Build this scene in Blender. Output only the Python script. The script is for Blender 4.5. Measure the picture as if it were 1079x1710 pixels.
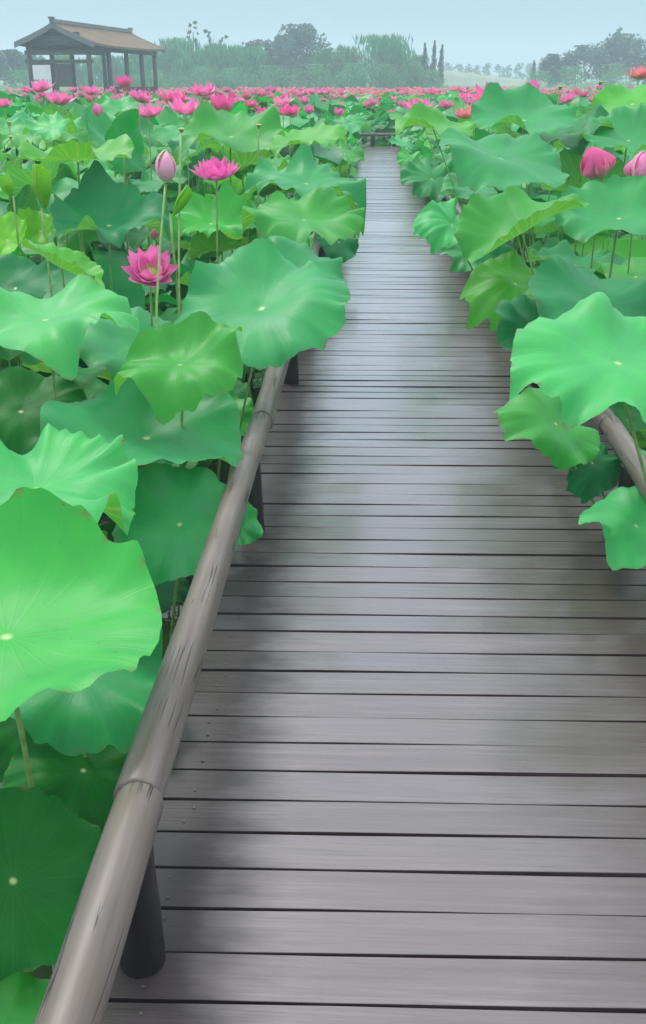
import bpy, bmesh, math, random
from math import sin, cos, pi, radians, sqrt, exp
from mathutils import Vector, Matrix, noise
C = bpy.context.scene
COL = C.collection
for _o in list(bpy.data.objects): bpy.data.objects.remove(_o)

# ------------------------------------------------------------------ camera
F = 1700.0                                   # focal length in photo pixels (1079 x 1710)
PITCH = math.atan(720 / F)
YAW = math.atan(75.5 * cos(PITCH) / F)
EYE = 1.6
cam_d = bpy.data.cameras.new('camera'); cam = bpy.data.objects.new('camera', cam_d); COL.objects.link(cam)
cam.location = (0, 0, EYE); cam.rotation_euler = (pi / 2 - PITCH, 0, YAW)
cam_d.sensor_fit = 'VERTICAL'; cam_d.sensor_height = 24; cam_d.lens = F / 1710 * 24
cam_d.clip_start = 0.05; cam_d.clip_end = 3000
C.camera = cam
C.render.resolution_x = 646; C.render.resolution_y = 1024
MC = Matrix.Translation((0, 0, EYE)) @ cam.rotation_euler.to_matrix().to_4x4()
RC = cam.rotation_euler.to_matrix()
def proj(p):
    q = RC.transposed() @ (Vector(p) - Vector((0, 0, EYE)))
    return 539.5 + F * q.x / -q.z, 855 - F * q.y / -q.z, -q.z
def unproj(px, py, zc):
    return MC @ Vector(((px - 539.5) / F * zc, (855 - py) / F * zc, -zc))

# ------------------------------------------------------------------ sky, sun, exposure
SUN_EL, SUN_ROT = radians(54), radians(318)
w = bpy.data.worlds.new('World'); C.world = w; w.use_nodes = True
nt = w.node_tree; nt.nodes.clear()
sky = nt.nodes.new('ShaderNodeTexSky'); sky.sky_type = 'NISHITA'; sky.sun_disc = False
sky.sun_elevation = SUN_EL; sky.sun_rotation = SUN_ROT; sky.air_density = 1.2; sky.dust_density = 2.5; sky.ozone_density = 2
b1 = nt.nodes.new('ShaderNodeBackground'); b1.inputs[1].default_value = 0.06
nt.links.new(sky.outputs[0], b1.inputs[0])
tc = nt.nodes.new('ShaderNodeTexCoord'); sp = nt.nodes.new('ShaderNodeSeparateXYZ'); nt.links.new(tc.outputs['Generated'], sp.inputs[0])
rp = nt.nodes.new('ShaderNodeValToRGB'); nt.links.new(sp.outputs[2], rp.inputs[0])      # overcast layer: paler low down, brighter overhead
e = rp.color_ramp.elements
e[0].position = 0.0; e[0].color = (.186, .284, .338, 1)
e[1].position = 1.0; e[1].color = (1, .98, .97, 1)
x = e.new(.10); x.color = (.150, .238, .310, 1)
x = e.new(.24); x.color = (.43, .52, .61, 1)
b2 = nt.nodes.new('ShaderNodeBackground'); b2.inputs[1].default_value = 2.1; nt.links.new(rp.outputs[0], b2.inputs[0])
ad = nt.nodes.new('ShaderNodeMixShader'); ad.inputs[0].default_value = .75
nt.links.new(b1.outputs[0], ad.inputs[1]); nt.links.new(b2.outputs[0], ad.inputs[2])
wo = nt.nodes.new('ShaderNodeOutputWorld'); nt.links.new(ad.outputs[0], wo.inputs[0])
sd = bpy.data.lights.new('sun', 'SUN'); sd.energy = 1.5; sd.angle = radians(14); sd.color = (1, .97, .92)
so = bpy.data.objects.new('sun', sd); COL.objects.link(so)
so.rotation_euler = (pi / 2 - SUN_EL, 0, pi - SUN_ROT)
so.location = (0, 0, 30)
vs = C.view_settings
vs.view_transform = 'Standard'; vs.look = 'None'; vs.gamma = 1; vs.exposure = 0.5; vs.use_curve_mapping = False
C.cycles.use_denoising = True
C.cycles.max_bounces = 8; C.cycles.volume_bounces = 1; C.cycles.transparent_max_bounces = 6

# ------------------------------------------------------------------ helpers
def tag(o, label=None, cat=None, group=None, kind=None):
    if label: o['label'] = label
    if cat: o['category'] = cat
    if group: o['group'] = group
    if kind: o['kind'] = kind
    return o
def empty(name, loc, rz=0, parent=None):
    o = bpy.data.objects.new(name, None); o.empty_display_size = .1
    COL.objects.link(o); o.location = loc; o.rotation_euler.z = rz
    if parent: o.parent = parent
    return o
def link(name, me, parent=None):
    o = bpy.data.objects.new(name, me); COL.objects.link(o)
    if parent: o.parent = parent
    return o
class MB:
    """collects geometry into one mesh"""
    def __init__(s): s.v = []; s.f = []; s.uv = []; s.fc = []
    def add(s, vs, fs, uvs=None, col=None):
        n = len(s.v); s.v += [tuple(v) for v in vs]
        for i, f in enumerate(fs):
            s.f.append(tuple(n + k for k in f))
            s.uv.append(uvs[i] if uvs else [(0, 0)] * len(f)); s.fc.append(col or (1, 1, 1))
    def box(s, lo, hi, M=None):
        vs = [Vector((hi[0] if i & 1 else lo[0], hi[1] if i & 2 else lo[1], hi[2] if i & 4 else lo[2])) for i in range(8)]
        if M: vs = [M @ v for v in vs]
        s.add(vs, [(0, 2, 3, 1), (4, 5, 7, 6), (0, 1, 5, 4), (2, 6, 7, 3), (0, 4, 6, 2), (1, 3, 7, 5)])
    def tube(s, pts, rad, n=8, cap=True, jit=0, seed=0):
        pts = [Vector(p) for p in pts]; m = len(pts); vs = []; fs = []
        up = Vector((0, 0, 1)) if abs((pts[-1] - pts[0]).normalized().z) < .9 else Vector((0, 1, 0))
        for i, p in enumerate(pts):
            d = (pts[min(i + 1, m - 1)] - pts[max(i - 1, 0)]).normalized()
            a = d.cross(up).normalized(); b = a.cross(d)
            r = rad[i] if isinstance(rad, (list, tuple)) else rad
            for k in range(n):
                t = 2 * pi * k / n; rr = r
                if jit: rr *= 1 + jit * noise.noise(Vector((cos(t) * 1.3 + seed, sin(t) * 1.3, i * .35)))
                vs.append(p + (a * cos(t) + b * sin(t)) * rr)
        uv = []
        for i in range(m - 1):
            for k in range(n):
                fs.append((i * n + k, i * n + (k + 1) % n, (i + 1) * n + (k + 1) % n, (i + 1) * n + k))
                uv.append([(k / n, i / (m - 1)), ((k + 1) / n, i / (m - 1)), ((k + 1) / n, (i + 1) / (m - 1)), (k / n, (i + 1) / (m - 1))])
        if cap:
            fs.append(tuple(range(n))[::-1]); fs.append(tuple((m - 1) * n + k for k in range(n)))
            uv += [[(0, 0)] * n, [(0, 0)] * n]
        s.add(vs, fs, uv)
    def mesh(s, name, mat, smooth=False, color=False):
        me = bpy.data.meshes.new(name); me.from_pydata(s.v, [], s.f)
        ul = me.uv_layers.new(name='UVMap')
        flat = [c for f in s.uv for uv in f for c in uv]; ul.data.foreach_set('uv', flat)
        if color:
            at = me.attributes.new('tint', 'FLOAT_COLOR', 'FACE')
            at.data.foreach_set('color', [c for k in s.fc for c in (*k, 1)])
        if smooth: me.polygons.foreach_set('use_smooth', [True] * len(me.polygons))
        me.materials.append(mat); me.update(); return me
    def build(s, name, mat, parent=None, smooth=False, color=False):
        return link(name, s.mesh(name, mat, smooth, color), parent)

class N:
    """short node-tree writer"""
    def __init__(s, name):
        s.m = bpy.data.materials.new(name); s.m.use_nodes = True; s.t = s.m.node_tree; s.t.nodes.clear()
        s.out = s.t.nodes.new('ShaderNodeOutputMaterial')
    def n(s, typ, ins=None, **kw):
        nd = s.t.nodes.new('ShaderNode' + typ)
        for k, v in kw.items(): setattr(nd, k, v)
        for k, v in (ins or {}).items():
            i = nd.inputs[k]
            if hasattr(v, 'is_linked') or hasattr(v, 'links'): s.t.links.new(v, i)
            else: i.default_value = v
        return nd
    def math(s, op, a, b=None, c=None, clamp=False):
        d = {0: a}
        if b is not None: d[1] = b
        if c is not None: d[2] = c
        return s.n('Math', d, operation=op, use_clamp=clamp).outputs[0]
    def mix(s, fac, a, b, mode='MIX'):
        nd = s.t.nodes.new('ShaderNodeMix'); nd.data_type = 'RGBA'; nd.blend_type = mode
        for i, v in ((0, fac), (6, a), (7, b)):
            if hasattr(v, 'links'): s.t.links.new(v, nd.inputs[i])
            else: nd.inputs[i].default_value = v
        return nd.outputs[2]
    def ramp(s, fac, *st):
        nd = s.t.nodes.new('ShaderNodeValToRGB'); s.t.links.new(fac, nd.inputs[0]); e = nd.color_ramp.elements
        for i, (p, c) in enumerate(st):
            el = e[i] if i < 2 else e.new(p)
            el.position = p; el.color = (*c, 1) if isinstance(c, tuple) else (c, c, c, 1)
        return nd.outputs[0]
    def noise(s, vec, scale, detail=3, rough=.5):
        return s.n('TexNoise', {'Vector': vec, 'Scale': scale, 'Detail': detail, 'Roughness': rough}).outputs[0]
    def map(s, vec, scale): return s.n('Mapping', {'Vector': vec, 'Scale': scale}).outputs[0]
    def surf(s, sh): s.t.links.new(sh, s.out.inputs[0]); return s.m
G = lambda v: (v[0], v[1], v[2], 1)

# ------------------------------------------------------------------ materials
def mat_leaf():
    k = N('lotus_leaf_skin')
    uv = k.n('UVMap', uv_map='UVMap').outputs[0]; s = k.n('SeparateXYZ', {0: uv}); u, v = s.outputs[0], s.outputs[1]
    oi = k.n('ObjectInfo'); base = oi.outputs['Color']; rnd = oi.outputs['Random']
    pos = k.n('TexCoord').outputs['Object']
    off = k.n('VectorMath', {0: pos, 1: k.n('CombineXYZ', {0: k.math('MULTIPLY', rnd, 31.), 1: k.math('MULTIPLY', rnd, 17.)}).outputs[0]}, operation='ADD').outputs[0]
    # radial veins, 21 main ones, forked towards the rim
    def veins(nv, width, ph):
        t = k.math('FRACT', k.math('ADD', k.math('MULTIPLY', u, float(nv)), ph))
        d = k.math('ABSOLUTE', k.math('SUBTRACT', t, .5))
        d = k.math('MULTIPLY', d, k.math('MULTIPLY', v, 6.28 / nv))
        return k.n('MapRange', {0: d, 1: 0., 2: width, 3: 1., 4: 0.}, interpolation_type='SMOOTHSTEP').outputs[0]
    v1 = veins(21, .014, 0.0)
    v2 = k.math('MULTIPLY', veins(42, .008, .25), k.n('MapRange', {0: v, 1: .5, 2: .75}).outputs[0])
    vn = k.math('MAXIMUM', v1, v2)
    nb = k.noise(off, 2.2, 3); nf = k.noise(off, 26., 3)
    c = k.mix(k.ramp(nb, (.3, 0.), (.7, 1.)), k.mix(.75, base, (.72, .8, .8, 1), 'MULTIPLY'), k.mix(.7, base, (1.25, 1.1, .8, 1), 'MULTIPLY'))
    c = k.mix(k.math('MULTIPLY', nf, .25), c, k.mix(1., base, (.6, .72, .6, 1), 'MULTIPLY'))
    c = k.mix(k.math('MULTIPLY', vn, .07), c, k.mix(.45, base, (.30, .50, .16, 1)))
    nav = k.n('MapRange', {0: v, 1: .012, 2: .055, 3: .85, 4: 0.}, interpolation_type='SMOOTHSTEP').outputs[0]
    c = k.mix(nav, c, (.50, .62, .30, 1))
    # browned, torn-looking bits of the margin on some leaves
    sp_ = k.noise(off, 9., 4)
    edge = k.n('MapRange', {0: v, 1: .95, 2: 1.0}).outputs[0]
    c = k.mix(k.math('MULTIPLY', edge, k.ramp(sp_, (.54, 0.), (.64, .85))), c, (.16, .13, .05, 1))
    spot = k.ramp(k.noise(off, 30., 2), (.745, 0.), (.765, .85))
    c = k.mix(spot, c, (.05, .07, .03, 1))
    back = k.mix(.5, base, (.13, .38, .10, 1))
    bf = k.n('NewGeometry').outputs['Backfacing']
    cc = k.mix(bf, c, k.mix(k.math('MULTIPLY', vn, .5), back, (.34, .48, .2, 1)))
    h = k.math('ADD', k.math('MULTIPLY', vn, .05), k.math('ADD', k.math('MULTIPLY', nf, .10), k.math('MULTIPLY', nb, 1.)))
    bmp = k.n('Bump', {'Height': h, 'Strength': .22, 'Distance': .02}).outputs[0]
    wax = k.n('MapRange', {0: k.n('SeparateColor', {0: base}).outputs[1], 1: .09, 2: .34, 3: .12, 4: 1.}).outputs[0]
    rgh = k.math('ADD', k.math('MULTIPLY', nb, .2), .40)
    p = k.n('BsdfPrincipled', {'Base Color': cc, 'Roughness': rgh, 'Specular IOR Level': k.math('MULTIPLY', wax, .46), 'Normal': bmp, 'Sheen Weight': k.math('MULTIPLY', wax, .17), 'Sheen Roughness': .4, 'Sheen Tint': (.7, 1, .85, 1)})
    tr = k.n('BsdfTranslucent', {'Color': k.mix(1., cc, (1.7, 1.5, .6, 1), 'MULTIPLY'), 'Normal': bmp})
    mx = k.n('MixShader', {0: .30, 1: p.outputs[0], 2: tr.outputs[0]})
    return k.surf(mx.outputs[0])
def mat_far_leaf():
    k = N('far_lotus_leaf_skin')
    at = k.n('Attribute', attribute_name='tint').outputs['Color']
    p = k.n('BsdfPrincipled', {'Base Color': at, 'Roughness': .45})
    tr = k.n('BsdfTranslucent', {'Color': k.mix(1., at, (1.6, 1.5, .7, 1), 'MULTIPLY')})
    return k.surf(k.n('MixShader', {0: .3, 1: p.outputs[0], 2: tr.outputs[0]}).outputs[0])
def mat_stalk():
    k = N('lotus_stalk_skin'); pos = k.n('TexCoord').outputs['Object']
    n = k.noise(pos, 30., 3)
    c = k.ramp(n, (.3, (.12, .26, .06)), (.7, (.24, .40, .11)))
    return k.surf(k.n('BsdfPrincipled', {'Base Color': c, 'Roughness': .5}).outputs[0])
def mat_petal():
    k = N('lotus_petal_skin')
    uv = k.n('UVMap', uv_map='UVMap').outputs[0]; s = k.n('SeparateXYZ', {0: uv}); u, v = s.outputs[0], s.outputs[1]
    base = k.n('ObjectInfo').outputs['Color']
    t = k.ramp(v, (0., 0.), (.12, .25), (.45, .8), (1., 1.))
    c = k.mix(t, k.mix(.6, base, (.85, .75, .55, 1)), base)
    st = k.n('TexNoise', {'Vector': k.map(uv, (34, 2.5, 1)), 'Scale': 1., 'Detail': 2.}).outputs[0]
    c = k.mix(k.ramp(st, (.4, 0.), (.75, .35)), c, k.mix(1., base, (.95, .5, .8, 1), 'MULTIPLY'))
    tip = k.ramp(v, (.8, 0.), (1., .5))
    c = k.mix(tip, c, k.mix(1., base, (1., .55, .85, 1), 'MULTIPLY'))
    p = k.n('BsdfPrincipled', {'Base Color': c, 'Roughness': .45, 'Sheen Weight': .2})
    tr = k.n('BsdfTranslucent', {'Color': c})
    return k.surf(k.n('MixShader', {0: .35, 1: p.outputs[0], 2: tr.outputs[0]}).outputs[0])
def mat_plain(name, c0, c1, scale=8., rough=.6, bump=.2, coord='Object', stretch=(1, 1, 1)):
    k = N(name); pos = k.map(k.n('TexCoord').outputs[coord], stretch)
    n = k.noise(pos, scale, 5, .6)
    c = k.ramp(n, (.3, c0), (.7, c1))
    b = k.n('Bump', {'Height': n, 'Strength': bump, 'Distance': .02}).outputs[0]
    return k.surf(k.n('BsdfPrincipled', {'Base Color': c, 'Roughness': rough, 'Normal': b}).outputs[0])
def mat_deck(pitch):
    k = N('wet_deck_wood'); pos = k.n('TexCoord').outputs['Object']; s = k.n('SeparateXYZ', {0: pos})
    idx = k.math('FLOOR', k.math('DIVIDE', k.math('SUBTRACT', s.outputs[1], k.math('MULTIPLY', s.outputs[0], .018)), pitch))
    wn = k.n('TexWhiteNoise', {'W': idx}, noise_dimensions='1D')
    pr = wn.outputs['Value']
    off = k.n('VectorMath', {0: pos, 1: k.n('CombineXYZ', {0: k.math('MULTIPLY', pr, 37.)}).outputs[0]}, operation='ADD').outputs[0]
    g = k.noise(k.map(off, (1.5, 46, 10)), 1., 6, .6)
    g2 = k.noise(k.map(off, (5., 150, 30)), 1., 3, .6)
    blot = k.noise(k.map(off, (1.6, 5., 2)), 1., 4, .55); blot2 = k.noise(k.map(off, (3.2, 9., 3)), 1., 4, .6)
    c = k.ramp(g, (.25, (.022, .013, .015)), (.5, (.056, .038, .045)), (.78, (.118, .092, .106)))
    c = k.mix(k.math('MULTIPLY', pr, .6), c, k.mix(k.math('FRACT', k.math('MULTIPLY', pr, 7.)), (.030, .022, .025, 1), (.088, .073, .085, 1)))
    c = k.mix(k.ramp(g2, (.52, 0.), (.68, .6)), c, (.026, .019, .018, 1))
    c = k.mix(k.ramp(blot, (.5, 0.), (.72, .35)), c, (.036, .030, .028, 1))
    # browner and less glossy towards the right edge, a dark dull band along the left one
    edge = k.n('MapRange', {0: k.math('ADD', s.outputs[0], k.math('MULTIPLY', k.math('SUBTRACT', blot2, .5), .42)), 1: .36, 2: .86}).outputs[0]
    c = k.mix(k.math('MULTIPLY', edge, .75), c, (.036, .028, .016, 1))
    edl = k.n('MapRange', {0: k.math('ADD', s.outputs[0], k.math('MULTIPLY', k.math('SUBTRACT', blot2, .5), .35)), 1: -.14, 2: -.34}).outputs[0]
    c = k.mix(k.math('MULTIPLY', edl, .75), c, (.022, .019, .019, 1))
    r = k.n('MapRange', {0: k.math('ADD', k.math('MULTIPLY', blot, .45), k.math('ADD', k.math('MULTIPLY', g, .3), k.math('MULTIPLY', pr, .25))), 1: .3, 2: .7, 3: .24, 4: .40}).outputs[0]
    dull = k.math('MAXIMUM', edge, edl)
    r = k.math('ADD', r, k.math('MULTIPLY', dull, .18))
    bm = k.n('Bump', {'Height': k.math('ADD', g, k.math('MULTIPLY', g2, .5)), 'Strength': .4, 'Distance': .006}).outputs[0]
    p = k.n('BsdfPrincipled', {'Base Color': c, 'Roughness': r, 'Specular IOR Level': k.math('SUBTRACT', .8, k.math('MULTIPLY', dull, .45)), 'Normal': bm, 'Coat Weight': k.math('SUBTRACT', 1., k.math('MULTIPLY', dull, .8)), 'Coat Roughness': .20, 'Coat IOR': 1.6})
    return k.surf(p.outputs[0])
def mat_log(name, dark=1.0):
    k = N(name); uv = k.n('UVMap', uv_map='UVMap').outputs[0]; pos = k.n('TexCoord').outputs['Object']
    g = k.noise(k.map(pos, (34, 1.6, 34)), 1., 5, .6)
    crn = k.noise(k.map(pos, (24, .9, 24)), 1., 2, .5)
    cr = k.n('MapRange', {0: k.math('ABSOLUTE', k.math('SUBTRACT', crn, .5)), 1: 0., 2: .016, 3: 1., 4: 0.}).outputs[0]
    br = k.ramp(k.noise(pos, 3.3, 3), (.50, 0.), (.58, 1.))
    cr = k.math('MULTIPLY', cr, br)
    bl = k.noise(pos, 4.2, 4)
    D = lambda a: tuple(x * dark for x in a)
    c = k.ramp(g, (.25, D((.070, .056, .046))), (.5, D((.115, .097, .083))), (.8, D((.175, .153, .136))))
    c = k.mix(k.ramp(bl, (.45, 0.), (.7, .6)), c, (*D((.10, .075, .055)), 1))
    vo = k.n('TexVoronoi', {'Vector': k.map(pos, (9, 1.5, 9)), 'Scale': 1.}, feature='F1').outputs['Distance']
    c = k.mix(k.ramp(vo, (.05, .85), (.13, 0.)), c, (*D((.035, .026, .02)), 1))
    c = k.mix(cr, c, (.012, .010, .010, 1))
    h = k.math('SUBTRACT', k.math('MULTIPLY', g, .4), cr)
    b = k.n('Bump', {'Height': h, 'Strength': .5, 'Distance': .006}).outputs[0]
    return k.surf(k.n('BsdfPrincipled', {'Base Color': c, 'Roughness': .42, 'Specular IOR Level': .5, 'Normal': b}).outputs[0])
def mat_foliage():
    k = N('tree_foliage'); at = k.n('Attribute', attribute_name='tint').outputs['Color']
    base = k.n('ObjectInfo').outputs['Color']
    c = k.mix(1., base, at, 'MULTIPLY')
    p = k.n('BsdfPrincipled', {'Base Color': c, 'Roughness': .6})
    tr = k.n('BsdfTranslucent', {'Color': c})
    return k.surf(k.n('MixShader', {0: .3, 1: p.outputs[0], 2: tr.outputs[0]}).outputs[0])
def mat_water():
    k = N('pond_water'); pos = k.n('TexCoord').outputs['Object']
    n = k.noise(pos, 6., 3); n2 = k.noise(pos, 1.5, 3)
    c = k.ramp(n2, (.35, (.012, .022, .012)), (.7, (.03, .045, .02)))
    b = k.n('Bump', {'Height': n, 'Strength': .08, 'Distance': .05}).outputs[0]
    return k.surf(k.n('BsdfPrincipled', {'Base Color': c, 'Roughness': .06, 'Normal': b}).outputs[0])
def mat_roof():
    k = N('clay_roof_tiles'); uv = k.n('UVMap', uv_map='UVMap').outputs[0]; s = k.n('SeparateXYZ', {0: uv})
    rib = k.math('ABSOLUTE', k.math('SUBTRACT', k.math('FRACT', k.math('MULTIPLY', s.outputs[0], 3.6)), .5))
    row = k.math('FRACT', k.math('MULTIPLY', s.outputs[1], 4.))
    n = k.noise(k.n('TexCoord').outputs['Object'], 1.8, 4)
    c = k.ramp(n, (.3, (.125, .088, .050)), (.7, (.185, .135, .085)))
    c = k.mix(k.ramp(rib, (.0, .45), (.2, 0.)), c, (.12, .08, .05, 1))
    b = k.n('Bump', {'Height': k.math('ADD', rib, k.math('MULTIPLY', row, .4)), 'Strength': .6, 'Distance': .06}).outputs[0]
    return k.surf(k.n('BsdfPrincipled', {'Base Color': c, 'Roughness': .9, 'Specular IOR Level': .15, 'Normal': b}).outputs[0])
PITCHP = .117
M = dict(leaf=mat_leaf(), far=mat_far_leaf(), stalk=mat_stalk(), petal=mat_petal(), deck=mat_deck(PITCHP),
         log=mat_log('weathered_log'), post=mat_log('dark_wet_log', .10), foliage=mat_foliage(), water=mat_water(), roof=mat_roof(),
         beam=mat_plain('dark_beam', (.03, .027, .024), (.07, .062, .055), 5., .6),
         pod=mat_plain('seed_pod_skin', (.20, .30, .06), (.36, .44, .12), 40., .55),
         stamen=mat_plain('stamen_skin', (.60, .42, .08), (.80, .62, .22), 60., .6),
         sepal=mat_plain('sepal_skin', (.22, .20, .07), (.34, .34, .12), 30., .55),
         tim=mat_plain('grey_timber', (.10, .105, .11), (.18, .185, .19), 3., .7, .2, 'Object', (1, 1, 6)),
         white=mat_plain('white_board', (.70, .71, .72), (.8, .8, .8), 2., .5),
         bark=mat_plain('bark', (.05, .042, .035), (.10, .085, .07), 6., .85),
         grass=mat_plain('grass_ground', (.05, .10, .03), (.11, .17, .05), 1.2, .9),
         reed=mat_plain('pale_reeds', (.15, .21, .15), (.22, .28, .21), .6, .9, .4))

# ------------------------------------------------------------------ setting
WZ = -.55
def sheet(name, x0, x1, y0, y1, z, mat, nx=1, ny=1, hf=None):
    mb = MB(); vs = []; fs = []
    for j in range(ny + 1):
        for i in range(nx + 1):
            X = x0 + (x1 - x0) * i / nx; Y = y0 + (y1 - y0) * j / ny
            vs.append((X, Y, z + (hf(X, Y) if hf else 0)))
    for j in range(ny):
        for i in range(nx):
            a = j * (nx + 1) + i; fs.append((a, a + 1, a + nx + 2, a + nx + 1))
    mb.add(vs, fs); o = mb.build(name, mat, None, True); tag(o, kind='structure'); return o
sheet('water', -340, 340, -60, 112, WZ, M['water'])
def bank_h(X, Y):
    t = max(0, min(1, (Y - 96) / 14)); t = t * t * (3 - 2 * t)
    return -.9 + t * (2.35 + .35 * noise.noise(Vector((X * .04, Y * .04, 0)))) + max(0, Y - 112) * .002
sheet('ground', -340, 340, -60, 345, -.6, M['grass'], 68, 81, lambda X, Y: bank_h(X, Y) if Y > 90 else -.9)

SKEW = .018
def boardwalk():
    rnd = random.Random(4)
    root = empty('boardwalk', (0, 0, 0)); tag(root, kind='structure')
    mb = MB(); j0, j1 = -8, 244
    for j in range(j0, j1):
        y0 = j * PITCHP + .0046 + rnd.uniform(-.001, .001); y1 = (j + 1) * PITCHP - .0046 + rnd.uniform(-.001, .001)
        zz = rnd.gauss(0, .0008); tl = rnd.gauss(0, .0014 if j < 26 else .0007); tx = rnd.gauss(0, .001)
        xa = -.50 + rnd.uniform(-.012, .012); xb = 1.20 + rnd.uniform(-.012, .012); bv = .001
        sec = [(y0, -.035), (y0, -bv + tl), (y0 + bv, tl), (y1 - bv, -tl), (y1, -bv - tl), (y1, -.035)]
        vs = []; xs = [xa, xa + .45, xa + .9, xa + 1.35, xb]
        for q, X in enumerate(xs):
            bow = .0015 * sin(q * 1.7 + j * 2.3)
            for (yy, z_) in sec: vs.append((X, yy + bow * .6 + SKEW * X, z_ + zz + tx * (q - 2) / 2 + (bow if z_ > -.03 else 0)))
        fs = []
        for q in range(4):
            for i in range(5): fs.append((q * 6 + i, q * 6 + i + 1, q * 6 + 6 + i + 1, q * 6 + 6 + i))
        fs.append((5, 4, 3, 2, 1, 0)); fs.append(tuple(24 + i for i in range(6)))
        mb.add(vs, fs)
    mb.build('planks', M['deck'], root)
    mb = MB()
    for j in range(j0, 90):
        for X in (-.40, 1.04):
            for dy in (.03, .087):
                if rnd.random() < .12: continue
                c_ = (X + rnd.uniform(-.012, .012), j * PITCHP + dy + rnd.uniform(-.006, .006))
                mb.add([(c_[0] + .0042 * cos(t * pi / 4), c_[1] + SKEW * X + .0042 * sin(t * pi / 4), .0022) for t in range(8)] + [(c_[0], c_[1] + SKEW * X, .0012)], [(t, (t + 1) % 8, 8) for t in range(8)])
    mb.build('screws', M['beam'], root)
    mb = MB()
    for X in (-.45, .3, 1.05): mb.box((X - .04, -.9, -.17), (X + .04, 28.45, -.045))
    mb.build('bearer', M['beam'], root)
    mb = MB()
    for i in range(15):
        for X in (-.45, 1.05): mb.tube([(X, .6 + i * 2.0, -1.45), (X, .6 + i * 2.0, -.172)], .06, 10)
    tag(mb.build('pile', M['beam'], root), kind='structure')
boardwalk()

def log(p0, p1, r0, r1, seed, parent, mat='log', name='rail', n=28, seg=26):
    """a peeled log with slight bends, modelled along local Y"""
    p0, p1 = Vector(p0), Vector(p1); d = p1 - p0; L = d.length; mb = MB(); pts = []; rad = []
    for i in range(seg + 1):
        t = i / seg
        pts.append((.007 * noise.noise(Vector((seed, t * 2.2, 0))), t * L, .006 * noise.noise(Vector((seed, t * 2.2, 9)))))
        rr = r0 + (r1 - r0) * t; rad.append(rr * (1 + .04 * noise.noise(Vector((seed, t * 5, 4)))))
    rad = [rad[0] * .95] + rad + [rad[-1] * .95]
    pts = [(pts[0][0], pts[0][1] - .006, pts[0][2])] + pts + [(pts[-1][0], pts[-1][1] + .006, pts[-1][2])]
    mb.tube(pts, rad, n, True, .05, seed)
    o = mb.build(name, M[mat], parent, True)
    o.matrix_local = Matrix.Translation(p0) @ d.to_track_quat('Y', 'Z').to_matrix().to_4x4()
    return o
RX, RZ = -.420, .315
rl = empty('log_railing', (RX, 0, 0))
tag(rl, 'weathered grey log railing on short dark posts along the left side of the boardwalk', 'railing', 'low log railings of the boardwalk')
cuts = [-.75, 1.585, 3.97, 6.1, 8.2, 10.3, 12.4, 14.5]
for i in range(len(cuts) - 1):
    log((random.Random(i).uniform(-.006, .006), cuts[i] + .01, RZ), (random.Random(i + 9).uniform(-.006, .006), cuts[i + 1] - .01, RZ),
        .050 if i == 0 else .0475, .0475 if i == 0 else (.043 if i == 1 else .045), i * 3.7 + 1, rl)
for i in range(7):
    log((.004, 1.49 + i * 2.09, -.002), (.0, 1.49 + i * 2.09, RZ - .035), .046, .040, i * 2.1 + 50, rl, 'post', 'post', 16, 6)
rr_ = empty('log_railing', (1.0, 0, 0))
tag(rr_, 'low weathered log railing mostly buried under lotus leaves along the right side of the boardwalk', 'railing', 'low log railings of the boardwalk')
for i in range(len(cuts) - 1):
    log((0, cuts[i] + .02, RZ), (0, cuts[i + 1] + .01, RZ), .043, .041, i * 2.9 + 31, rr_)
for i in range(7):
    log((0, 1.49 + i * 2.09, -.002), (0, 1.49 + i * 2.09, RZ - .03), .046, .042, i * 2.1 + 70, rr_, 'post', 'post', 16, 6)
re_ = empty('log_railing', (.25, 29.0, 0))
tag(re_, 'short dark log railing crossing behind the far end of the boardwalk', 'railing', 'low log railings of the boardwalk')
log((-1.6, 0, .28), (1.9, 0, .28), .045, .04, 91, re_)
for X in (-1.4, -.1, 1.3): log((X, 0, -1.2), (X, 0, .26), .06, .055, X + 93, re_, 'post', 'post', 14, 6)

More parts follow.
